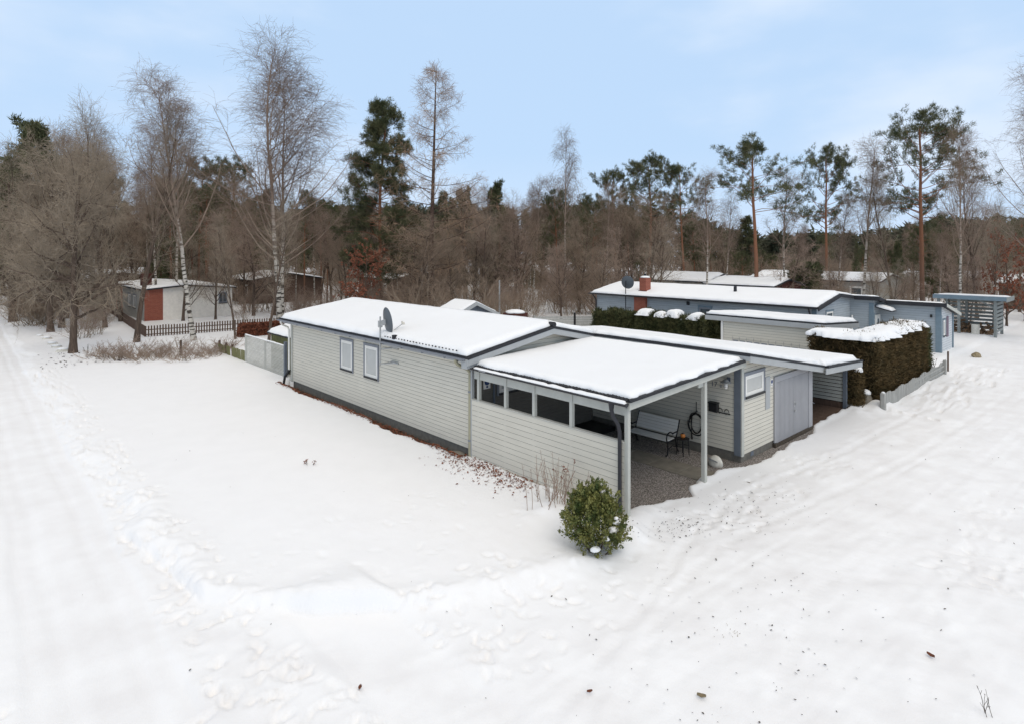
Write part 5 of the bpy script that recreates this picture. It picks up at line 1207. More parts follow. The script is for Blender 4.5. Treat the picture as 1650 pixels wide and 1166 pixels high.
(16,0,-5.8,51.8,3.0,1.4,0.7),
(16,0,-4.9,62.8,3.1,1.4,1.4),
(16,0,-5.7,62.0,2.2,1.4,0.8),
(16,0,-5.0,69.1,2.7,1.4,5.5),
(16,0,-6.8,52.6,2.8,1.4,6.1),
(16,0,-6.7,60.4,2.8,1.4,4.5)]),
('bare_bush', 'leafless bush between the oaks and the dark picket fence', 'bush', 'bushes by the oaks', [(15,0,-3.8,46.9,2.4,1.2,0.4),
(15,0,-2.0,53.1,1.9,1.2,1.0),
(15,0,-3.8,42.6,2.0,1.2,1.4),
(15,0,-2.0,58.6,2.2,1.2,1.6),
(15,0,-4.8,41.1,2.7,1.2,1.4),
(15,0,-2.3,52.9,2.5,1.2,5.0),
(15,0,-1.9,54.4,2.7,1.2,0.0),
(15,0,-1.7,59.8,2.4,1.2,3.9)]),
('brush_heap', 'low heap of brush and brambles at the far lawn edge', 'brush', 'brush along the lawn edge', [(18,0,-4.9,32.1,1.1,1.3,4.2),
(18,0,-4.5,30.4,1.0,1.3,0.9),
(18,0,-3.9,30.4,1.4,1.3,0.1),
(18,0,-3.3,29.3,1.2,1.3,2.7),
(18,0,-2.6,30.0,1.0,1.3,0.9),
(18,0,-2.3,29.0,0.8,1.3,5.0),
(18,0,-1.8,27.8,1.0,1.3,4.1),
(18,0,-0.8,29.0,1.0,1.3,5.6),
(18,0,-0.5,28.0,0.8,1.3,2.8),
(18,0,0.3,29.3,0.9,1.3,2.5),
(18,0,1.1,30.6,1.0,1.3,4.7),
(18,0,-1.3,31.5,1.2,1.3,3.5)])]
FAR = [(106,58,12),(2,144,14),(76,114,17),(142,35,9),(92,70,14),(37,134,16),(63,148,17),(67,112,15),(3,146,13),(-9,186,15),(34,121,14),(-22,205,17),(20,138,15),(-12,162,15),(197,-10,13),(139,15,11),(78,98,15),(18,131,15),(187,-8,14),(18,187,18),(64,103,15),(73,127,16),(145,11,12),(-17,165,14),(33,138,14),(-2,201,17),(157,50,10),(32,106,14),(-13,218,16),(-34,236,16),(-25,206,16),(85,86,14),(102,93,17),(8,169,17),(34,131,15),(184,5,14),(120,75,16),(98,66,15),(98,57,13),(15,167,16),(13,170,16),(-10,162,15),(-4,147,13),(219,-6,13),(183,-13,13),(13,178,15),(180,-8,12),(-28,204,16),(43,99,14),(210,-15,13),(169,6,12),(5,180,15),(146,25,12),(-33,237,18),(160,47,10),(51,95,14),(158,59,10),(16,144,16),(230,-17,15),(26,177,16),(107,43,8),(19,184,17),(82,71,15),(113,37,9),(89,104,16),(-16,193,16),(63,113,16),(32,145,17),(89,77,14),(191,3,13),(208,-4,15),(42,104,15),(141,29,11),(163,34,10),(70,83,14),(161,16,11),(-24,179,14),(-19,193,15),(41,143,15),(-31,172,15),(175,43,11),(158,24,13),(136,46,8),(-21,156,13),(-32,197,16),(-6,165,14),(37,121,15),(160,-4,11),(72,126,17),(-8,209,16),(162,12,11),(162,34,11),(62,144,17),(64,81,13),(-4,146,15),(112,99,16),(166,40,9),(140,20,12),(99,46,8),(64,143,16),(-4,146,15),(-27,171,13),(169,13,12),(5,177,15),(35,110,13),(88,101,15),(-7,164,14),(-28,230,17),(80,121,15),(97,115,18),(96,65,15),(160,-10,11),(29,115,13),(106,79,16),(29,120,15),(1,172,15),(146,33,10),(172,-13,12),(139,18,11),(185,31,13),(184,12,14),(0,134,14),(111,87,15),(198,15,13),(157,20,13),(-23,187,15),(131,28,10),(198,-7,12),(150,67,9),(152,-3,11),(150,25,11),(47,143,17),(130,31,10),(173,19,14),(77,121,15),(17,165,15),(113,51,8),(156,42,10),(146,54,9),(56,122,16),(78,68,13),(187,2,14),(211,-5,14),(-34,198,15),(72,82,13),(98,98,17),(129,48,8),(28,114,13),(77,111,15),(84,118,18),(38,108,14),(103,46,9),(155,-2,13),(144,57,9),(44,125,14),(93,52,11),(-21,210,15),(130,60,9),(75,100,16),(206,-13,12),(113,54,10),(119,40,8),(101,55,10),(175,31,14),(119,78,15),(189,17,13),(65,92,14),(-12,168,16),(145,63,9),(26,147,14),(-33,186,14),(30,129,16),(12,172,16),(208,1,13),(56,118,14),(191,7,14),(27,156,15),(-13,188,17),(-1,171,15),(211,3,13),(177,30,13),(133,21,12),(143,10,12),(73,72,13),(43,133,14),(-18,176,14),(183,29,14),(151,-4,11),(30,130,14),(2,137,14),(158,29,12),(76,92,14),(105,42,9),(18,159,15),(226,-8,15),(90,117,18),(-14,152,13),(207,12,14),(67,102,15),(153,60,10),(43,142,15),(111,43,8),(19,136,15),(95,49,10),(5,156,15),(30,159,16),(176,15,13),(158,5,13),(32,160,16),(34,172,18),(143,23,12),(116,93,17),(140,37,10),(99,112,17),(148,15,12),(122,36,8),(43,103,14),(198,14,14),(116,88,15),(154,-1,12),(184,-8,13),(42,154,17),(84,84,14),(-25,158,13),(132,66,11),(0,168,14),(183,13,12),(50,108,15),(174,34,12),(171,42,10),(-24,161,15),(-26,224,17),(40,102,13),(153,-7,12),(-17,153,14),(10,166,15),(36,124,14),(113,83,16),(-1,150,14),(95,74,15),(105,107,16),(42,138,15),(128,53,9),(214,-6,15),(182,20,14),(124,56,8),(121,47,7),(-26,212,15),(58,145,17),(12,128,13),(92,70,14),(76,94,15),(81,123,15),(184,-9,14),(134,27,11),(80,131,18),(107,81,15),(186,7,12),(140,19,11),(-31,174,13),(102,101,18),(132,14,11),(99,56,11),(-31,233,16),(86,70,13),(-22,210,16),(-13,185,16),(48,151,16),(83,118,16),(46,94,14),(129,23,10),(96,47,9),(-21,191,16),(52,133,15),(98,88,15),(7,169,16),(175,12,13),(134,23,12),(112,39,9),(193,2,14),(-3,163,15),(136,80,15),(70,120,17),(149,52,9),(68,105,15),(152,14,12),(16,138,13),(118,65,11),(40,152,16),(74,134,17),(25,130,15),(111,98,16),(123,84,17),(-34,235,16),(105,93,17),(55,88,14),(-24,162,13),(2,199,18),(1,151,14),(122,35,9),(-4,177,15),(-12,185,16),(87,65,14),(29,116,15),(187,3,14),(152,8,12),(43,137,16),(156,47,10),(26,112,13),(218,-3,15),(-8,185,15),(76,136,16),(173,43,10),(179,16,12),(145,3,12),(76,110,17),(145,51,8),(95,90,16),(-3,162,15),(137,56,9),(110,37,9),(33,125,15),(11,142,13),(56,109,14),(155,33,10),(230,-14,13),(-28,212,17),(-18,186,16),(7,133,13),(142,50,7)]
BRUSHFAR = [(37,92,6),(127,-12,7),(132,-7,5),(-10,117,7),(65,37,4),(65,30,6),(91,35,3),(106,27,5),(12,112,4),(62,52,6),(44,44,5),(7,103,3),(74,34,6),(61,74,5),(42,73,6),(116,6,4),(-9,100,5),(-5,116,5),(53,60,6),(112,-8,5),(23,72,5),(114,9,5),(-2,119,7),(61,59,5),(142,-2,4),(46,42,6),(-1,135,5),(35,66,4),(131,-2,4),(-8,110,4),(68,30,3),(-23,151,4),(76,44,6),(133,3,4),(83,10,3),(108,-9,6),(54,42,3),(134,9,5),(35,65,4),(91,10,3),(97,-5,4),(84,49,4),(55,59,4),(57,58,3),(-19,150,4),(85,47,5),(23,105,4),(82,52,7),(137,-8,5),(33,81,5),(115,-6,6),(3,102,4),(73,17,3),(72,61,3),(19,98,6),(-15,107,4),(120,-11,4),(14,76,5),(73,34,3),(57,39,3),(-1,112,5),(8,114,7),(117,-5,4),(41,62,5),(28,96,5),(103,30,5),(21,74,4),(93,39,6),(45,41,5),(96,28,4),(26,104,3),(-23,138,4),(9,82,3),(120,6,5),(61,51,5),(32,88,3),(94,21,4),(15,82,4),(101,30,6),(-9,100,7),(28,68,6),(47,82,4),(13,94,6),(70,30,3),(92,36,6),(36,86,7),(26,102,5),(2,123,6),(44,40,5),(107,14,5),(10,80,5),(41,88,4),(97,28,5),(65,72,4),(89,-5,6)]
# ------------------------------------------------------------------ snow-covered ground
BANKU = np.array([-30, -8.6, -8.0, -7.77, -7.3, -6.5, -5.06, -3.56, -2.2, -.75, .3, 1.0, 40.0]); BANKV = np.array([40, 9.0, 5.2, 2.97, 2.29, 1.2, .11, -.55, -.98, -.95, -.35, -.2, -.2])
VFU = np.array([-.2, .1, .5, 1.3, 2.35, 2.75, 4.3, 5.45, 8, 10.3, 10.6, 13.9]); VFV = np.array([.25, .22, .2, .0, -.30, .08, .10, -.30, -.24, -.20, .02, .02])
def polydist(U, V, pts):
    d = np.full(U.shape, 99.0)
    for (a, b), (c, e) in zip(pts[:-1], pts[1:]):
        dx, dy = c - a, e - b; t = np.clip(((U - a) * dx + (V - b) * dy) / (dx * dx + dy * dy), 0, 1)
        d = np.minimum(d, np.hypot(U - a - t * dx, V - b - t * dy))
    return d
TRACKS = [[(-9, -4.2), (-5.29, -2.79), (-4.13, -2.54), (-2.79, -2.22), (-1.72, -1.98), (.32, -1.38), (3.0, -1.0), (8, -1.6), (20, -2.2)],
          [(-9.3, -5.0), (-4.72, -3.32), (-3.39, -2.87), (-1.73, -2.24), (0.6, -2.0), (3, -2.3), (9, -3.1), (22, -3.8)],
          [(-6, -6.4), (-3.0, -4.6), (0, -3.9), (6, -4.3), (16, -5.0), (40, -5.6)], [(-4.4, -7.4), (-1.8, -5.9), (1.5, -5.4), (8, -5.9), (20, -6.6), (45, -7.4)],
          [(-2.2, -9), (.4, -6.2), (2.07, -5.22), (5, -4.9)], [(-.6, -7.6), (.12, -5.64), (.9, -4.6)], [(1.47, -6.58), (.82, -5.98), (.12, -5.64)], [(3.18, -6.37), (2.07, -5.22), (1.2, -4.2)]]
TAMP = [.013, .011, .006, .006, .007, .005, .007, .007]
def ground_h(U, V, fine=True):
    U = np.asarray(U, float); V = np.asarray(V, float)
    n1 = fbm(U, V, 2.2, 1, 3); n2 = fbm(U, V, .45, 2, 2) + vnoise(U * .8 - V * .6, U * .6 + V * .8, .12, 5) * .25 * sst(17, 11, np.hypot(U + 10.8, V + 8))
    dig = sst(-7.05, -6.75, U) * sst(-5.3, -5.65, U) * sst(2.6, 1.4, V)
    dl = np.minimum(V - np.interp(U, BANKU, BANKV) - .35 * dig, U + 8.2 + n1 * .35) + n1 * .22 * (1 - dig)
    lawn = sst(-.12, .42 - .30 * dig, dl)
    z = .10 * lawn + .17 * dig * lawn - .06 * dig * (1 - lawn)
    bank = np.exp(-((dl - .38) / .35) ** 2) * (U < 0) * (V < 9)
    z = z + bank * (.04 + .12 * np.abs(n2)) * (1 - .6 * dig)
    path = sst(-10.30, -10.12, U + .15 * n1 - .012 * np.clip(V, 0, 20)) * sst(-8.40, -8.58, U + .12 * n1 - .006 * np.clip(V, 0, 20)) * (V > -1.0)
    rough = sst(-7.0, -7.9, U) * sst(-8.7, -8.3, U) + .8 * sst(-10.1, -10.6, U)
    fore = .7 * sst(1.6, .4, V - np.interp(U, BANKU, BANKV) ) * sst(-1.2, -.3, V - np.interp(U, BANKU, BANKV)) * (U < 1)
    z = z + n1 * .02 * (1 - path) + n2 * (.004 + .030 * rough + .030 * fore) * (1 - path) - .05 * path
    z = z + path * .003 * np.sin(U * 15 + n1 * 2) - path * .018 * (np.exp(-((U + 9.72 + .08 * n1) / .11) ** 4) + np.exp(-((U + 8.92 + .08 * n1) / .11) ** 4))
    for k, (tr, am) in enumerate(zip(TRACKS, TAMP)):
        d = polydist(U, V, tr); w_ = .10
        f = np.exp(-(d / w_) ** 4) * am - np.exp(-((d - .2) / .07) ** 2) * am * .45
        z = z - f * (1 - .6 * lawn) * (1 + .5 * n2)
        if k < 4: z = z - np.exp(-(d / w_) ** 4) * .005 * np.sin(42 * (U * .93 + V * .37))
    for k in range(16):   # faint tyre streaks sweeping over the packed drive
        c = -3.0 - .31 * k + .5 * np.sin(k * 2.3); yy = V - (c - .075 * U + .0016 * (U - 4) ** 2 * (1 + .2 * np.sin(k)) + .25 * np.sin(U * .16 + k))
        z = z - (np.exp(-(yy / .055) ** 2) - .6 * np.exp(-((yy - .11) / .05) ** 2)) * (.006 + .004 * np.sin(k * 1.7)) * sst(-.7, -1.5, V - np.interp(U, BANKU, BANKV)) * (.6 + n1)
    road = sst(-.6, -1.2, V - np.interp(U, BANKU, BANKV)) * sst(-8.6, -7.4, U)
    z = z + road * (.016 * n2 + .012 * n1 + .010 * fbm(U, V, .22, 51, 2))
    z = z + road * .012 * fbm(U * .35 - V * .12, V * 1.7 + U * .3, .5, 33, 3) * 1.6
    for (x, y, h_, r) in ((.75, -.42, .05, .42), (1.7, -.5, .03, .5), (-.4, -.75, .06, .5), (-1.0, 1.35, .10, .5), (-2.4, -.5, .05, .5), (15.1, -.75, .22, .6), (13.9, -.45, .10, .6), (21, -1.6, .12, 1.2), (17.5, -1.5, .10, .9), (27, -1, .1, 2.0)):
        z = z + h_ * np.exp(-((U - x) ** 2 + (V - y) ** 2) / r ** 2) * (1 + 1.2 * n2)
    z = z - .16 * np.exp(-((U + 1.58) ** 2 + (V + .42) ** 2) / .34 ** 2)
    far = np.clip((np.hypot(U, V - 10) - 45) / 60, 0, 1); z = z + far * fbm(U, V, 18, 9, 3) * .7
    # bare ground under the roofs and along the walls
    s1 = np.minimum(np.minimum(V - np.interp(U, VFU, VFV), 9 - V), np.minimum(U + .02, 13.85 - U)) + n2 * .16 + n1 * .06
    s2 = np.minimum(np.minimum(U + .30 + .10 * np.sin(V * .9), .6 - U), np.minimum(V - 5.6, 18.9 - V)) + n2 * .22 + n1 * .10
    s3 = np.where((U > .1) & (V > 5.4) & (V < 18.2) & (U < 10.2), 1.0, -1.0)
    s = np.maximum(np.maximum(s1, s2), s3)
    z = z + .05
    return z * sst(.10, -.06, s) - .09 * sst(-.02, .09, s)
def axis(parts, far=460):
    L = [parts[0][0]]
    for a, b, st in parts:
        n = max(1, int(round((b - a) / st))); L += list(np.linspace(a, b, n + 1)[1:])
    lo, hi, st = L[0], L[-1], 1.0
    while L[-1] < far: st *= 1.18; L.append(L[-1] + st)
    st = 1.0
    while L[0] > -far: st *= 1.18; L.insert(0, L[0] - st)
    return np.array(L)
us = axis([(-28, -14, .35), (-14, -9, .07), (-9, 4, .05), (4, 15, .11), (15, 46, .4)]); vs_ = axis([(-13, -8, .2), (-8, 4, .05), (4, 10, .085), (10, 20, .14), (20, 48, .3)])
U, V = np.meshgrid(us, vs_, indexing='ij'); Z = ground_h(U, V)
Z = Z + np.where(Z > .02, 1, 0) * fbm(U, V, .24, 61, 2) * .012 * sst(18, 10, np.hypot(U + 10.8, V + 8))
rng = np.random.default_rng(11)
def pits(n, u0, u1, v0, v1, dep, ra):
    for _ in range(n):
        x, y = rng.uniform(u0, u1), rng.uniform(v0, v1); a = rng.uniform(0, 6.28); l, w_ = rng.uniform(.7, 1.3) * ra, rng.uniform(.4, .6) * ra
        i0, i1 = np.searchsorted(us, [x - .5, x + .5]); j0, j1 = np.searchsorted(vs_, [y - .5, y + .5])
        X = U[i0:i1, j0:j1] - x; Y = V[i0:i1, j0:j1] - y; p_, q_ = X * math.cos(a) + Y * math.sin(a), -X * math.sin(a) + Y * math.cos(a)
        r2 = (p_ / l) ** 2 + (q_ / w_) ** 2; dz = -np.exp(-r2 ** 2) * dep * rng.uniform(.5, 1.2) + np.exp(-(np.sqrt(r2) - 1.35) ** 2 * 8) * dep * .3
        Z[i0:i1, j0:j1] += np.where(Z[i0:i1, j0:j1] > .0, dz, 0)
pits(300, -8.35, -7.2, -.2, 30, .05, .14); pits(220, -12.8, -10.3, -1, 25, .04, .14); pits(110, -8.8, -3, -1.6, .9, .04, .14); pits(45, -7.2, -1.5, .3, 4.5, .016, .14)
pits(90, 14.5, 28, -3, -1.1, .08, .2); pits(70, .5, 8, -2.2, -.7, .03, .15); pits(120, 2.5, 9, -8, -5, .03, .16); pits(40, -6.5, -1, -2.2, -.9, .025, .12)
def mesh_np(name, verts, faces, mat_, smooth=False):
    me = bpy.data.meshes.new(name); faces = np.asarray(faces, np.int32); k = faces.shape[1]; n = len(faces)
    me.vertices.add(len(verts)); me.vertices.foreach_set('co', np.asarray(verts, np.float32).ravel())
    me.loops.add(n * k); me.loops.foreach_set('vertex_index', faces.ravel())
    me.polygons.add(n); me.polygons.foreach_set('loop_start', np.arange(0, n * k, k, dtype=np.int32)); me.polygons.foreach_set('loop_total', np.full(n, k, np.int32))
    if smooth: me.polygons.foreach_set('use_smooth', np.ones(n, bool))
    for m_ in (mat_ if isinstance(mat_, (list, tuple)) else [mat_]): me.materials.append(m_)
    me.update(calc_edges=True); me.validate(); return me
nu, nv = U.shape; idx = np.arange(nu * nv).reshape(nu, nv)
fc = np.stack([idx[:-1, :-1], idx[1:, :-1], idx[1:, 1:], idx[:-1, 1:]], -1).reshape(-1, 4)
gm = mesh_np('snow_ground', np.stack([U, V, Z], -1).reshape(-1, 3), fc, M['snow'], True)
pk_ = np.maximum(sst(-.4, -1.6, V - np.interp(U, BANKU, BANKV)) * (U > -9.5), sst(-10.35, -9.9, U) * sst(-8.2, -8.7, U) * .8)
ga = gm.attributes.new('packed', 'FLOAT', 'POINT'); ga.data.foreach_set('value', pk_.ravel().astype(np.float32))
tag(link('snow_ground', gm), kind='structure')
def sheet(name, u0, u1, v0, v1, z, m, st=.12, amp=.012):
    X, Y = np.meshgrid(np.arange(u0, u1, st), np.arange(v0, v1, st), indexing='ij'); zz = z + fbm(X, Y, .5, 6, 3) * amp; a, b_ = X.shape; ix = np.arange(a * b_).reshape(a, b_)
    return tag(link(name, mesh_np(name, np.stack([X, Y, zz], -1).reshape(-1, 3), np.stack([ix[:-1, :-1], ix[1:, :-1], ix[1:, 1:], ix[:-1, 1:]], -1).reshape(-1, 4), m, True)), kind='structure')
sheet('gravel', -.04, 5.5, -.9, 5.5, .015, M['gravel']); sheet('gravel', 5.38, 10.45, -.9, .12, .012, M['gravel']); sheet('soil', -.9, .16, 5.36, 19.3, -.005, M['soil'])
ps = MB(); random.seed(3)
for i in range(6): ps.bbox(3.36, 4.20, -.12 + i * .93, -.12 + i * .93 + .915, -.05, .045 + random.uniform(-.004, .004), .01)
tag(put('garden_path', ps, M['concrete']), kind='structure')

# loose leaves, twigs and crumbs on the snow: nobody could count them
def flakes(n, pick, lo, hi, m, name, label, cat, lift=.012, tilt=.5, zf=None):
    x, y = pick(n); n = len(x); z = (ground_h(x, y) if zf is None else zf(x, y)); z = np.maximum(z, .012) + lift
    a = rng.uniform(0, 6.28, n); s = rng.uniform(lo, hi, n); r = rng.uniform(.35, .8, n); tz = rng.uniform(-tilt, tilt, n); t2 = rng.uniform(-tilt, tilt, n)
    ux, uy = np.cos(a), np.sin(a); A = np.stack([ux * s, uy * s, s * tz], -1); B_ = np.stack([-uy * s * r, ux * s * r, s * r * t2], -1); c = np.stack([x, y, z + s * .25], -1)
    v = np.stack([c - A, c - A * .1 + B_, c + A, c + A * .2 - B_ * rng.uniform(.5, 1, n)[:, None]], 1).reshape(-1, 3)
    return tag(link(name, mesh_np(name, v, np.arange(4 * n).reshape(n, 4), m)), label, cat, kind='stuff')
def strip(n): return rng.normal(-.22, .10, n), rng.uniform(5.5, 18.8, n)
flakes(2600, strip, .025, .06, M['leaf_dry'], 'fallen_leaves', 'dead brown leaves gathered along the foot of the long wall', 'leaves', zf=lambda x, y: np.maximum(ground_h(x, y), 0))
def patch(n):
    t = rng.uniform(0, 1, n) ** .8; return -.35 + rng.normal(0, .36, n), 6.2 - t * 3.6 + rng.normal(0, .2, n)
flakes(1000, patch, .018, .045, M['leaf_dry'], 'fallen_leaves', 'drift of brown leaves on the snow below the half wall and beige downpipe', 'leaves')
def anywhere(n):
    x, y = rng.uniform(-12, 12, n), rng.uniform(-7.8, 14, n); k = (np.hypot(x + 10.8, y + 8) > 6.5) & ((y < -.4) | (x < -.5)) & ((rng.uniform(0, 1, n) < .25) | (y < 0)); return x[k], y[k]
flakes(330, anywhere, .008, .026, M['debris'], 'scattered_leaves', 'specks of dark leaf and bark scattered over the trodden snow', 'leaves')
def crumbs(n):
    x = np.concatenate([rng.normal(.6, .5, n // 3), rng.normal(2.5, 1.2, n // 3), rng.normal(-2, 1.5, n // 3)]); y = np.concatenate([rng.normal(-.9, .3, n // 3), rng.normal(-1.4, .6, n // 3), rng.normal(-3.6, 1.2, n // 3)]); return x, y
flakes(420, crumbs, .008, .026, M['debris'], 'gravel_crumbs', 'dark crumbs of gravel scattered on the snow before the carport', 'crumbs')
def edge(n): return rng.uniform(-7.8, -2, n), rng.uniform(29.5, 35, n)
flakes(260, edge, .03, .09, M['debris'], 'fallen_leaves', 'dark litter poking through the snow at the far lawn edge', 'leaves')
for (x, y, s, i) in ((-.34, -5.74, .055, 1), (-4.61, -2.83, .04, 2), (-6.79, -.58, .045, 3), (-3.56, -3.88, .06, 4)):
    lb = ['', 'largest curled brown leaf on the trodden snow of the road', 'curled dark leaf beside the tyre track in the foreground snow', 'small rusty leaf on the snow bank by the scooped hollow', 'pale pine cone shaped clump lying on the foreground snow'][i]
    lf = MB(); z0 = float(ground_h(np.array(x), np.array(y)))
    rr_ = [[(s * (-1 + 2 * k / 6), s * .55 * q * math.sin(math.pi * (k + .4) / 6.8), .015 + s * .55 * (q * q) + s * .25 * abs(k - 3) / 3) for q in (-1, -.5, 0, .5, 1)] for k in range(7)]
    lf.rings(rr_, closed=False); tag(put('fallen_leaf', lf, M['leaf_dry'] if i != 4 else M['straw'], None, True, (x, y, z0)), lb, 'leaf').rotation_euler = (0, 0, i * 1.3)

# ------------------------------------------------------------------ vegetation generators
def nrm(a): return a / np.maximum(np.linalg.norm(a, axis=-1, keepdims=True), 1e-9)
def poly(rg, P0, D, L, Mn, wob, trop):
    pts = [P0]; d = nrm(D); st = (L / (Mn - 1))[:, None]; P = P0; trop = np.asarray(trop, float)
    for k in range(Mn - 1):
        d = nrm(d + rg.normal(0, wob, d.shape) + trop); P = P + d * st; pts.append(P)
    return np.stack(pts, 1)
def kids(rg, P, Rb, n, t0, t1, ang, angs, lf, rs, Mn, wob, trop, taper=.8, rmin=.004):
    N, Mp, _ = P.shape; t = t0 + (t1 - t0) * (np.arange(n)[None] + rg.uniform(0, 1, (N, n))) / n; q = t * (Mp - 1); i = np.clip(q.astype(int), 0, Mp - 2); f = (q - i)[..., None]
    r = np.arange(N)[:, None]; a = P[r, i]; b = P[r, i + 1]; pos = (a + (b - a) * f).reshape(-1, 3); tan = nrm(b - a).reshape(-1, 3)
    pr = rg.normal(0, 1, tan.shape); pr = nrm(pr - (pr * tan).sum(-1, keepdims=True) * tan); an = np.radians((ang(t).reshape(-1) if callable(ang) else ang) + rg.normal(0, angs, len(tan)))[:, None]
    D = np.cos(an) * tan + np.sin(an) * pr; L = (lf(t) * np.ones_like(t)).reshape(-1) * rg.uniform(.65, 1.25, len(tan))
    R_ = np.maximum((Rb[:, None] * (1 - taper * t)).reshape(-1) * rs, rmin)
    return poly(rg, pos, D, L, Mn, wob, trop), R_
def segs(P, Rb, tip=.3):
    N, Mn, _ = P.shape; k = np.arange(Mn) / (Mn - 1); r = Rb[:, None] * (1 - (1 - tip) * k[None])
    return P[:, :-1].reshape(-1, 3), P[:, 1:].reshape(-1, 3), r[:, :-1].reshape(-1), r[:, 1:].reshape(-1)
def tubes(sl, k=3):
    a = np.concatenate([s[0] for s in sl]); b = np.concatenate([s[1] for s in sl]); ra = np.concatenate([s[2] for s in sl]); rb = np.concatenate([s[3] for s in sl])
    d = nrm(b - a); ref = np.where(np.abs(d[:, 2:3]) < .9, np.array([[0, 0, 1.]]), np.array([[1., 0, 0]])); x = nrm(np.cross(d, ref)); y = np.cross(d, x)
    th = 2 * np.pi * np.arange(k) / k; o = np.cos(th)[None, :, None] * x[:, None] + np.sin(th)[None, :, None] * y[:, None]
    v = np.concatenate([a[:, None] + o * ra[:, None, None], b[:, None] + o * rb[:, None, None]], 1).reshape(-1, 3)
    n = len(a); j = np.arange(k); q = np.stack([j, (j + 1) % k, (j + 1) % k + k, j + k], -1); f = (np.arange(n)[:, None, None] * 2 * k + q[None]).reshape(-1, 4)
    return v, f
def rope(P, Rb, k=8, tip=.25, flare=1.5):   # joined tubes for trunks
    vs2, fs2, off = [], [], 0
    for p, r in zip(P, Rb):
        n = len(p); t = np.gradient(p, axis=0); t = nrm(t); ref = np.array([1., 0, 0]) if abs(t[0, 0]) < .8 else np.array([0, 1., 0]); x = nrm(np.cross(t, ref)); y = np.cross(t, x); th = 2 * np.pi * np.arange(k) / k
        rr = r * (1 - (1 - tip) * np.arange(n) / (n - 1)); rr[0] *= flare
        v = p[:, None] + rr[:, None, None] * (np.cos(th)[None, :, None] * x[:, None] + np.sin(th)[None, :, None] * y[:, None]); vs2.append(v.reshape(-1, 3))
        i = np.arange(n - 1)[:, None] * k; j = np.arange(k)[None]; f = np.stack([i + j, i + (j + 1) % k, i + k + (j + 1) % k, i + k + j], -1).reshape(-1, 4) + off; fs2.append(f); off += n * k
    return np.concatenate(vs2), np.concatenate(fs2)
def blades(rg, C, D, n, ln, wd, spread):
    c = np.repeat(C, n, 0); d = nrm(np.repeat(D, n, 0) + rg.normal(0, spread, c.shape)); p = nrm(np.cross(d, rg.normal(0, 1, c.shape))); l = rg.uniform(.6, 1.2, len(c))[:, None] * ln; c = c + rg.normal(0, ln * .28, c.shape)
    v = np.stack([c - p * wd, c + p * wd, c + d * l], 1).reshape(-1, 3); return v, np.arange(len(v)).reshape(-1, 3)
def trunk_line(rg, H_, n=10, wob=.03, fork=None):
    return poly(rg, np.array([[0, 0, -.3]]), np.array([[0, 0, 1.]]), np.array([H_ + .3]), n, wob, (0, 0, .08))
cat2 = lambda l: (np.concatenate([v for v, f in l]), np.concatenate([f + o for (v, f), o in zip(l, np.cumsum([0] + [len(v) for v, f in l[:-1]]))]))
PROTO = {}
def reg(name, H_, tr, tm, crs):
    H_ = max([float(c[0][:, 2].max()) for nm, c, m_ in crs] + [float(v[:, 2].max()) for v, f in tr])
    PROTO[name] = (H_, mesh_np('trunk', *cat2(tr), tm, True), [(nm, mesh_np(nm, *c, m_)) for nm, c, m_ in crs])

def broadleaf(name, seed, H_=12., rt=.17, n1=24, t1=.18, a1=48, len1=.40, fall=.55, n2=7, n3=6, n4=3, up=.07, wob=.12, tm='bark', cm='twig', rtw=.0075, low=1.0, trop4=0.0):
    rg = np.random.default_rng(seed); T = trunk_line(rg, H_ * .88, 11, .045); Rt = np.array([rt])
    L1, R1 = kids(rg, T, Rt, n1, t1, .99, a1, 12, lambda t: H_ * len1 * (1 - fall * (t - t1) / (1 - t1)) * (low + (1 - low) * np.minimum(1, (t - t1) * 4)), .46, 7, wob, (0, 0, up))
    L2, R2 = kids(rg, L1, R1, n2, .2, .98, 45, 13, lambda t: H_ * len1 * .42 * (1 - .45 * t), .55, 5, wob * 1.2, (0, 0, up * .8))
    L3, R3 = kids(rg, L2, R2, n3, .15, .98, 45, 15, lambda t: H_ * .085 * (1 - .3 * t), .6, 4, wob * 1.4, (0, 0, up * .5), rmin=rtw)
    L4, R4 = kids(rg, L3, R3, n4, .2, 1, 42, 15, lambda t: H_ * .048 + 0 * t, .7, 3, wob * 1.5, (0, 0, trop4), rmin=rtw * .8)
    reg(name, H_, [rope(T, Rt), rope(L1, R1, 5, .3, 1.1)], M[tm], [('crown', tubes([segs(L2, R2), segs(L3, R3, .6), segs(L4, R4, .6)]), M[cm])])
broadleaf('bare_a', 1); broadleaf('bare_b', 2, a1=36, len1=.34, n1=20, t1=.3, cm='twig_red'); broadleaf('bare_c', 3, a1=58, len1=.36, n1=28, t1=.14, fall=.4, cm='twig'); broadleaf('bare_d', 4, a1=40, len1=.42, n1=18, t1=.12, cm='twig_grey')
broadleaf('slim', 6, H_=14, a1=34, len1=.30, n1=16, t1=.28, n2=6, n3=5, n4=3, rt=.16, cm='twig_grey', up=.09)
broadleaf('oak', 5, H_=13, rt=.30, n1=42, t1=.20, a1=64, len1=.42, fall=.45, n2=8, n3=7, n4=3, up=.012, wob=.18, cm='twig_grey', rtw=.010, trop4=-.03)
broadleaf('sparse_fruit', 7, H_=7, rt=.14, n1=14, t1=.22, a1=55, len1=.5, n2=7, n3=6, n4=4, up=.05, wob=.13, cm='twig_red')

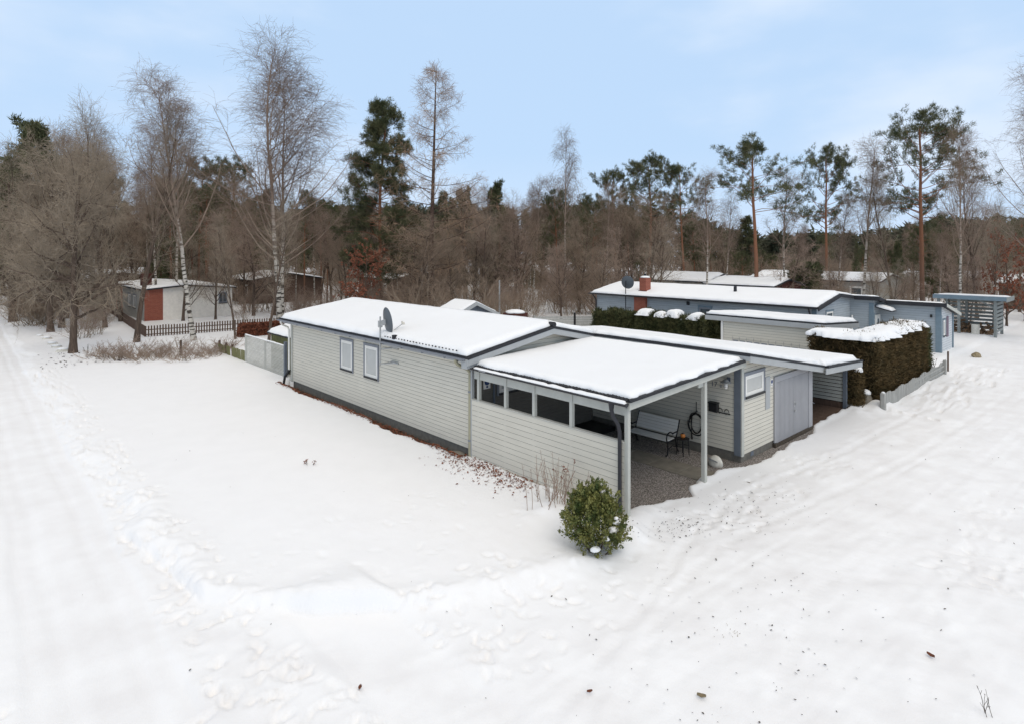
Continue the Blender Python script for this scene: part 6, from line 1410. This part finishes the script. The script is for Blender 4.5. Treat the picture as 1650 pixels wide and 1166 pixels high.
M['bark_limb'] = mat('bark_limb', (.27, .205, .16), .9, .25, 3)
def birch(name, seed, H_=18., rt=.17, n1=26, t1=.25, a1=40, len1=.40, n2=10, n3=7, n4=2, droop=-.14, up=.10, twin=False):
    rg = np.random.default_rng(seed); T = trunk_line(rg, H_, 14, .028); Rt = np.array([rt])
    if twin:
        T2 = poly(rg, np.array([[.3, .1, -.3]]), np.array([[.16, .05, 1.]]), np.array([H_ * .93]), 14, .03, (0, 0, .03)); T = np.concatenate([T, T2]); Rt = np.array([rt, rt * .85])
    L1, R1 = kids(rg, T, Rt, n1, t1, .99, a1, 9, lambda t: H_ * len1 * (1 - .80 * (t - t1) / (1 - t1)), .50, 8, .06, (0, 0, up), taper=.85, rmin=.012)
    L2, R2 = kids(rg, L1, R1, n2, .15, 1, 38, 12, lambda t: H_ * .085 * (1 - .3 * t), .5, 5, .09, (0, 0, .0), rmin=.009)
    L3, R3 = kids(rg, L2, R2, n3, .2, 1, 40, 15, lambda t: H_ * .050 + 0 * t, .6, 4, .07, (0, 0, droop), rmin=.0065)
    L4, R4 = kids(rg, L3, R3, n4, .2, 1, 35, 14, lambda t: H_ * .030 + 0 * t, .7, 3, .07, (0, 0, droop * 1.3), rmin=.0055)
    reg(name, H_, [rope(T, Rt, 9, .12)], M['bark_birch'], [('limbs', rope(L1, R1, 5, .25, 1.1), M['bark_limb']), ('crown', tubes([segs(L2, R2), segs(L3, R3, .6), segs(L4, R4, .6)]), M['twig_birch'])])
birch('birch_a', 21, t1=.36, len1=.34); birch('birch_b', 22, H_=22, twin=True, n1=34, t1=.26, len1=.40, a1=42, n2=10); birch('birch_c', 23, n1=20, t1=.4, len1=.24, a1=30); birch('birch_d', 24, n1=22, t1=.45, len1=.22, a1=46, droop=-.22, n2=8)

def larch():
    rg = np.random.default_rng(31); H_ = 22.; T = trunk_line(rg, H_, 16, .008); Rt = np.array([.27])
    L1, R1 = kids(rg, T, Rt, 74, .16, .99, 82, 7, lambda t: H_ * .33 * np.clip(1.02 - t, 0, 1) ** .8, .26, 8, .05, (0, 0, .07), taper=.9, rmin=.014)
    L2, R2 = kids(rg, L1, R1, 22, .10, 1, 55, 14, lambda t: 1.05 * (1 - .4 * t), .45, 4, .1, (0, 0, -.10), rmin=.008)
    L3, R3 = kids(rg, L2, R2, 5, .15, 1, 45, 15, lambda t: .42 + 0 * t, .7, 3, .12, (0, 0, -.05), rmin=.0075)
    reg('larch', H_, [rope(T, Rt, 10, .1), rope(L1, R1, 5, .25, 1.0)], M['bark_larch'], [('crown', tubes([segs(L2, R2), segs(L3, R3, .6)]), M['larch'])])
larch()
def pine(name, seed, H_=18., rt=.24, n1=36, t1=.58, len1=.29, shape=lambda x: np.sin(np.pi * np.clip(.18 + x * .80, 0, 1)) ** .7, a1=72, n2=10, nt=4, nb=15, ln=.34, wd=.022, up=.03, nm='needle', dead=8):
    rg = np.random.default_rng(seed); T = trunk_line(rg, H_ * .97, 14, .03); Rt = np.array([rt])
    L1, R1 = kids(rg, T, Rt, n1, t1, .995, lambda t: a1 - 30 * (t - t1) / (1 - t1), 10, lambda t: H_ * len1 * shape((t - t1) / (1 - t1)), .36, 7, .13, (0, 0, up), taper=.8, rmin=.02)
    L2, R2 = kids(rg, L1, R1, n2, .40, 1, 48, 14, lambda t: H_ * .050 * (1.1 - .4 * t), .5, 4, .15, (0, 0, .03), rmin=.012)
    tr = [rope(T, Rt, 10, .3), rope(L1, R1, 5, .25, 1.0)]
    if dead: 
        L0, R0 = kids(rg, T, Rt, dead, .3, t1, 85, 12, lambda t: H_ * .05 + 0 * t, .16, 5, .2, (0, 0, -.03), rmin=.015); tr.append(rope(L0, R0, 4))
    C, _ = kids(rg, L2, R2, nt, .25, 1, 30, 20, lambda t: .25 + 0 * t, .5, 2, .1, (0, 0, .1)); cen = C[:, 1]; dr = nrm(C[:, 1] - C[:, 0]) + np.array([0, 0, .35])
    reg(name, H_, tr, M['bark_pine'], [('crown', blades(rg, cen, dr, nb, ln, wd, .75), M[nm]), ('twigs', tubes([segs(L2, R2)]), M['bark_larch'])])
pine('pine_a', 41); pine('pine_b', 42, n1=28, t1=.64, len1=.30, a1=82); pine('pine_c', 43, n1=44, t1=.5, len1=.30, a1=80)
pine('pine_full', 44, H_=20, n1=84, t1=.2, len1=.24, shape=lambda x: np.clip(1.0 - x * .62, .1, 1) * (.55 + .45 * np.minimum(1, x * 5)), n2=12, nt=5, nb=16, ln=.38, wd=.026, dead=0, a1=90, up=.02)
pine('pine_bush', 45, H_=12, n1=46, t1=.15, len1=.24, shape=lambda x: (1 - .6 * x), n2=9, nt=3, nb=18, ln=.36, wd=.04, dead=0)
def spruce(name, seed, H_=14., n1=120, len1=.2, nm='needle'):
    rg = np.random.default_rng(seed); T = trunk_line(rg, H_, 10, .01); Rt = np.array([.16])
    L1, R1 = kids(rg, T, Rt, n1, .06, .99, 92, 7, lambda t: H_ * len1 * np.clip(1.03 - t, 0, 1) ** .85, .2, 6, .05, (0, 0, .03), rmin=.01)
    C, _ = kids(rg, L1, R1, 11, .15, 1, 40, 18, lambda t: .25 + 0 * t, .5, 2, .1, (0, 0, -.1)); cen = C[:, 1]; dr = nrm(C[:, 1] - C[:, 0]) + np.array([0, 0, -.1])
    reg(name, H_, [rope(T, Rt, 8, .1)], M['bark'], [('crown', blades(rg, cen, dr, 9, .42, .045, .55), M[nm])])
spruce('spruce', 51)
def thicket(name, seed, H_=4., ns=16, cm='twig_red', lean=.35, n2=9, n3=6):
    rg = np.random.default_rng(seed); b = rg.normal(0, .45, (ns, 3)); b[:, 2] = -.1; D = np.concatenate([rg.normal(0, lean, (ns, 2)), np.ones((ns, 1))], 1)
    S = poly(rg, b, D, rg.uniform(.6, 1., ns) * H_, 7, .08, (0, 0, .03)); Rs = rg.uniform(.018, .04, ns)
    L2, R2 = kids(rg, S, Rs, n2, .2, 1, 32, 12, lambda t: H_ * .30 * (1 - .5 * t), .55, 5, .1, (0, 0, .06), rmin=.008)
    L3, R3 = kids(rg, L2, R2, n3, .15, 1, 35, 14, lambda t: H_ * .12 + 0 * t, .6, 3, .12, (0, 0, .03), rmin=.006)
    reg(name, H_, [rope(S, Rs, 5)], M['twig_grey'], [('twigs', tubes([segs(L2, R2), segs(L3, R3, .6)]), M[cm])])
thicket('thicket_a', 61); thicket('thicket_b', 62, ns=22, cm='twig', lean=.5); thicket('thicket_c', 63, ns=12, H_=5, cm='twig_red', lean=.25); thicket('brush', 64, H_=2, ns=26, lean=1.1, cm='twig_red', n2=6, n3=5)
def leafy(name, seed, H_=7.):
    rg = np.random.default_rng(seed); T = trunk_line(rg, H_ * .8, 8, .06); Rt = np.array([.09])
    L1, R1 = kids(rg, T, Rt, 22, .12, .99, 55, 12, lambda t: H_ * .36 * (1 - .5 * t), .45, 6, .12, (0, 0, .05)); L2, R2 = kids(rg, L1, R1, 8, .2, 1, 45, 14, lambda t: H_ * .13 + 0 * t, .55, 4, .15, (0, 0, .03), rmin=.008)
    C = L2[:, 1:].reshape(-1, 3); keep = rg.uniform(0, 1, len(C)) < .75; C = C[keep]
    reg(name, H_, [rope(T, Rt, 7), rope(L1, R1, 4)], M['bark'], [('leaves', blades(rg, C, np.tile([[0, 0, -.4]], (len(C), 1)), 7, .17, .06, .9), M['leaf_red']), ('twigs', tubes([segs(L2, R2)]), M['twig'])])
leafy('russet', 71)

def plant(kind, name, label, cat, u, v, h, group=None, lean=(0, 0), wide=1.0, rot=0.0):
    H_, tm, crs = PROTO[kind]; s = h / H_
    t = thing(name, label, cat, (u, v, 0), 0, group)
    q = Vector((lean[0], lean[1], 1)).to_track_quat('Z', 'Y').to_euler() if any(lean) else None
    if q: t.rotation_mode = 'QUATERNION'; from mathutils import Quaternion; t.rotation_quaternion = Vector((0, 0, 1)).rotation_difference(Vector((lean[0], lean[1], 1)).normalized()) @ Quaternion((0, 0, 1), rot)
    else: t.rotation_euler = (0, 0, rot)
    t.scale = (s * wide, s * wide, s)
    link('trunk' if not kind.startswith(('thicket', 'brush')) else 'stems', tm, t)
    for nm, me in crs: link(nm, me, t)
    return t
for r in TREES: plant(*r[:7], **r[7])
KINDS = ['pine_a', 'pine_b', 'pine_c', 'pine_bush', 'pine_full', 'spruce', 'bare_a', 'bare_b', 'bare_c', 'bare_d', 'slim', 'sparse_fruit', 'birch_a', 'birch_c', 'birch_d', 'thicket_a', 'thicket_b', 'thicket_c', 'brush']
ZONES = ['behind the white brick house', 'behind the long grey bungalow', 'behind the blue grey bungalow']
for nm, lb, ct, gr, rows in GROVES:   # kind, zone, u, v, height, width, turn
    for k, z, u, v, h, wd, ro in rows: plant(KINDS[k], nm, lb.replace('%s', ZONES[z]), ct, u, v, h, gr.replace('%s', ZONES[z]), (0, 0), wd, ro)

# far conifer wood closing the view: one mass nobody would count
rg = np.random.default_rng(77); CC, DD = [], []
for (u, v, h) in FAR:
    n = 150; t = rg.uniform(.15, 1, n) ** .8; rad = h * .19 * (1.05 - t) ** .7 * np.sqrt(rg.uniform(.1, 1, n)); a = rg.uniform(0, 6.28, n)
    CC.append(np.stack([u + rad * np.cos(a), v + rad * np.sin(a), t * h], -1)); DD.append(np.stack([np.cos(a), np.sin(a), np.full(n, .2)], -1))
bv, bf_ = blades(rg, np.concatenate(CC), np.concatenate(DD), 5, 1.5, .28, .7)
tag(link('conifer_wood', mesh_np('conifer_wood', bv, bf_, M['needle_far'])), 'dark conifer wood on the skyline far behind the houses', 'wood', kind='stuff')
rg = np.random.default_rng(78); bs = []
for (u, v, h) in BRUSHFAR:
    n = 60; b0 = np.stack([u + rg.normal(0, 2.2, n), v + rg.normal(0, 2.2, n), np.zeros(n)], -1); D = np.concatenate([rg.normal(0, .3, (n, 2)), np.ones((n, 1))], 1)
    S = poly(rg, b0, D, rg.uniform(.5, 1, n) * h, 5, .1, (0, 0, .02)); Rs = np.full(n, .035); bs.append(segs(S, Rs, .3)); L2, R2 = kids(rg, S, Rs, 7, .25, 1, 38, 12, lambda t: h * .3 + 0 * t, .6, 4, .12, (0, 0, .03), rmin=.014); bs.append(segs(L2, R2, .5))
bs and tag(link('undergrowth', mesh_np('undergrowth', *tubes(bs), M['twig'])), 'brown leafless undergrowth and saplings deep in the wood', 'undergrowth', kind='stuff')

# clipped hedges: dense sprays over a dark core
def hedge(name, label, boxes, m, n, ln, wd, group=None, snow=None, seed=5, cat='hedge', rough=.12, updir=.5):
    rg = np.random.default_rng(seed); t = thing(name, label, cat, (boxes[0][0], boxes[0][2], 0), 0, group); ox, oy = boxes[0][0], boxes[0][2]; C, D = [], []; core = MB()
    tot = sum(((b[1] - b[0]) + (b[3] - b[2])) * 2 * b[5] + (b[1] - b[0]) * (b[3] - b[2]) for b in boxes)
    for x0, x1, y0, y1, z0, z1 in boxes:
        A_ = [(y1 - y0) * (z1 - z0)] * 2 + [(x1 - x0) * (z1 - z0)] * 2 + [(x1 - x0) * (y1 - y0)]; k = int(n * sum(A_) / tot); s = rg.choice(5, k, p=np.array(A_) / sum(A_)); a, b = rg.uniform(0, 1, k), rg.uniform(0, 1, k)
        X = np.where(s == 0, x0, np.where(s == 1, x1, x0 + a * (x1 - x0))); Y = np.where(s == 2, y0, np.where(s == 3, y1, y0 + np.where(s < 2, a, b) * (y1 - y0))); Zz = np.where(s == 4, z1, z0 + b * (z1 - z0))
        N = np.zeros((k, 3)); N[s == 0, 0] = -1; N[s == 1, 0] = 1; N[s == 2, 1] = -1; N[s == 3, 1] = 1; N[s == 4, 2] = 1
        cx, cy, hx, hy = (x0 + x1) / 2, (y0 + y1) / 2, (x1 - x0) / 2, (y1 - y0) / 2; ins = .16 * ((Zz - z0) / (z1 - z0)) ** 3 + .05 * (1 - (Zz - z0) / (z1 - z0)); lump = rough * fbm(X * 1.0 + Y, Zz + Y * .5, .7, seed, 3)
        P = np.stack([X - (X - cx) / hx * min(hx, .6) * ins, Y - (Y - cy) / hy * min(hy, .6) * ins, Zz], -1) + N * (lump[:, None] - .03); P[:, 2] += np.where(s == 4, .25 * fbm(X, Y, .9, seed + 3, 3), 0)
        C.append(P - np.array([ox, oy, 0])); D.append(N * .55 + np.array([0, 0, updir])); core.box(x0 + min(.24, (x1 - x0) * .3) - ox, x1 - min(.24, (x1 - x0) * .3) - ox, y0 + min(.24, (y1 - y0) * .3) - oy, y1 - min(.24, (y1 - y0) * .3) - oy, z0, z1 - .22)
    put('branches', core, M['bark'], t); link('foliage', mesh_np('foliage', *blades(rg, np.concatenate(C), np.concatenate(D), 3, ln, wd, .55), m), t)
    if snow:
        sn_ = MB()
        for (x0, x1, y0, y1, z, th, sd_) in snow: snow_on(sn_, x0 - ox, x1 - ox, y0 - oy, y1 - oy, lambda x, y, z=z: z, th, .08, sd_, '', .20, .05, .32)
        put('snow_cover', sn_, M['roof_snow'], t, True)
    return t
hedge('clipped_hedge', 'tall clipped brown green hedge with a thick cap of snow behind the white picket fence', [(15.15, 22.4, -.62, .55, 0, 2.55), (15.1, 16.4, .5, 1.9, 0, 2.55)], M['hedge_leaf'], 26000, .20, .022, snow=[(15.05, 22.2, -.7, .6, 2.50, .31, 41), (15.02, 16.5, .45, 1.95, 2.52, .28, 43)])
hedge('clipped_hedge', 'darker bare tuft of hedge at the far end beside the blue grey hut', [(22.3, 23.5, -.5, .8, 0, 2.3)], M['thuja'], 4200, .22, .025, seed=8)
hedge('clipped_hedge', 'narrow dark brown hedge right beside the slatted passage post', [(14.0, 14.75, -.28, 2.2, 0, 1.45)], M['hedge_leaf'], 5200, .18, .02, seed=9)
tag(put('snow_lump', blob(.28, .22, .20, 17, .3, 10, 16, .2), M['roof_snow'], loc=(14.42, -.12, 1.42)), 'lone lump of snow on top of the narrow dark hedge by the passage', 'snow lump')
hedge('cedar_hedge', 'dark cedar hedge with snow clumps under the wall of the blue grey bungalow', [(20.1, 21.2, 9.7, 14.0, 0, 2.05)], M['thuja'], 15000, .26, .03, snow=[(20.0, 20.9, 13.1, 14.0, 2.05, .42, 51), (20.1, 21.0, 12.2, 12.9, 2.0, .30, 54), (20.0, 21.1, 11.2, 12.0, 2.08, .44, 52), (20.2, 21.0, 10.6, 11.1, 1.98, .26, 57), (20.0, 21.1, 9.8, 10.5, 2.02, .40, 53)], seed=10, rough=.25)
for i, (x, y, s, h, lb) in enumerate(((20.6, 17.0, .55, 1.85, 'leftmost of the green cedars under the blue grey wall'), (20.5, 15.9, .5, 1.95, 'middle green cedar under the blue grey wall, left of the brick chimney'), (20.6, 15.0, .5, 2.0, 'green cedar with snow spots just left of the brick chimney'), (19.6, 8.6, .28, 2.3, 'slim dark column cedar at the end of the pale grey garage'), (19.4, 7.9, .16, 2.2, 'thinnest dark column cedar touching the pale grey garage'))):
    hedge('cedar', lb, [(x - s, x + s, y - s, y + s, 0, h)], M['thuja'], 2600, .26, .03, seed=11 + i, cat='cedar', rough=.35, group='cedars by the blue grey bungalow', snow=[(x - .3, x + .1, y - .3, y + .15, h - .1, .16, 55)] if i == 2 else None)
hedge('beech_hedge', 'low russet beech hedge behind the mossy plank fence', [(3.2, 12.5, 34.2, 35.0, 0, 1.0)], M['leaf_red'], 7000, .14, .05, seed=17, updir=.1)
hedge('dark_bush', 'small round black green conifer bush on the snow beyond the dark red timber house', [(50, 52.2, 14.9, 17.1, 0, 4.6)], M['needle'], 2600, .4, .06, seed=18, cat='bush')

# box shrub at the carport corner
rg = np.random.default_rng(90); SH = thing('box_shrub', 'rounded green box shrub with snow clumps at the front corner of the carport', 'shrub', (-1.58, -.42, 0))
nc = 420; ph = np.arccos(rg.uniform(-.97, 1, nc)); th = rg.uniform(0, 6.28, nc); lump = 1 + .55 * fbm(th * 1.1 + 3 * np.cos(ph), ph * 1.4, .8, 4, 3); q = rg.uniform(.35, 1.0, nc) ** .6 * lump
base = np.stack([.47 * q * np.sin(ph) * np.cos(th), .47 * q * np.sin(ph) * np.sin(th), 0.72 + .60 * q * np.cos(ph)], -1); base[:, :2] *= 1.14 - .34 * np.clip(base[:, 2:3] - .75, 0, 1)
dr = nrm(nrm(base - np.array([0, 0, .45])) + rg.normal(0, .28, base.shape) + np.array([0, 0, .55])); ln = rg.uniform(.10, .27, nc); n = 58; k = rg.uniform(0, 1, (nc, n)) ** .8
c = (base[:, None] + dr[:, None] * (ln[:, None] * k)[..., None] + rg.normal(0, 1, (nc, n, 3)) * (.050 * (1.15 - k))[..., None]).reshape(-1, 3); c = c[c[:, 2] > .02]
d = nrm(rg.normal(0, .7, c.shape) + nrm(c - np.array([0, 0, .5])) + np.array([0, 0, .5])); p_ = nrm(np.cross(d, rg.normal(0, 1, c.shape))); l = rg.uniform(.014, .030, len(c))[:, None]
lv = np.stack([c - d * l, c + p_ * l * .62, c + d * l, c - p_ * l * .62], 1).reshape(-1, 3); link('leaves', mesh_np('leaves', lv, np.arange(len(lv)).reshape(-1, 4), M['box_leaf']), SH)
S = poly(rg, np.tile([[0, 0, -.1]], (9, 1)) + rg.normal(0, .04, (9, 3)) * [1, 1, 0], np.concatenate([rg.normal(0, .45, (9, 2)), np.ones((9, 1))], 1), rg.uniform(.8, 1.3, 9), 6, .1, (0, 0, .04)); link('stems', mesh_np('stems', *rope(S, np.full(9, .02), 6), M['bark']), SH)
for i, (x, y, z, s) in enumerate(((.22, -.10, 1.14, .11), (-.02, -.47, .62, .10), (.10, -.46, .74, .07), (-.20, -.46, .52, .07), (-.34, -.30, .30, .09), (.06, -.48, .84, .05))): put('snow_clump', blob(s, s * .9, s * .7, 100 + i, .7, 10, 14, .4), M['roof_snow'], SH, True, (x, y, z))
# bare twiggy shrubs
def twiggy(name, label, u, v, ns, h, spread, lean, seed, m='twig_red', r=.007, tips=None):
    rg = np.random.default_rng(seed); t = thing(name, label, 'shrub', (u, v, 0)); b = rg.normal(0, spread, (ns, 3)); b[:, 2] = 0
    S = poly(rg, b, np.concatenate([rg.normal(0, lean, (ns, 2)), np.ones((ns, 1))], 1), rg.uniform(.6, 1, ns) * h, 7, .09, (0, 0, .04)); Rs = np.full(ns, r)
    L2, R2 = kids(rg, S, Rs, 3, .35, 1, 30, 10, lambda t_: h * .25 * (1.2 - t_), .7, 4, .12, (0, 0, .06), rmin=.003); link('stems', mesh_np('stems', *tubes([segs(S, Rs, .5), segs(L2, R2, .6)], 4), M[m]), t)
    if tips:
        c = S[:, -1][:tips]; link('dead_leaves', mesh_np('dead_leaves', *blades(rg, c, np.tile([[0, 0, -.2]], (len(c), 1)), 7, .06, .015, 1.), M['leaf_dry']), t)
    return t
twiggy('twig_shrub', 'bare thin twigged shrub against the half wall beside the box shrub', -.66, 1.36, 42, 1.30, .28, .17, 3, r=.010, tips=9)
twiggy('twig_shrub', 'tiny dead plant with withered leaves alone on the open lawn', -3.78, 7.85, 5, .34, .04, .3, 4, m='debris', r=.006, tips=5)
twiggy('dry_grass', 'sparse tuft of dry grass poking out of the driveway snow', -1.86, -3.39, 22, .12, .16, .9, 5, m='straw', r=.003)
twiggy('dry_weed', 'dry branched weed stalks at the right foreground edge of the snow', -1.15, -6.60, 4, .42, .06, .2, 6, m='debris', r=.004)
twiggy('twig_shrub', 'low snowy dark shrub between the white picket fence end and the blue grey hut', 24.7, -.2, 16, .9, .3, .4, 7, m='bark', r=.012, tips=5)
twiggy('dry_grass', 'three thin dry grass blades on the lawn above the scooped snow hollow', -3.3, 2.75, 3, .22, .05, .3, 8, m='straw', r=.003)
twiggy('twig_shrub', 'spindly sapling rising from the snow at the far oak foot', -5.4, 33.6, 6, .8, .1, .3, 9, m='debris', r=.01)
for i, (x, y, s) in enumerate(((-1.6, 31.2, .5), (-2.8, 32.6, .6), (.0, 31.6, .5), (-4.2, 33.2, .45))):
    put_ = tag(put('snow_lump', blob(s, s * .7, s * .35, 120 + i, .6, 10, 16, .1), M['roof_snow'], loc=(x, y, .03)), 'small heaps of snow lying among the brush at the far lawn edge', 'snow lump', 'snow heaps in the brush')
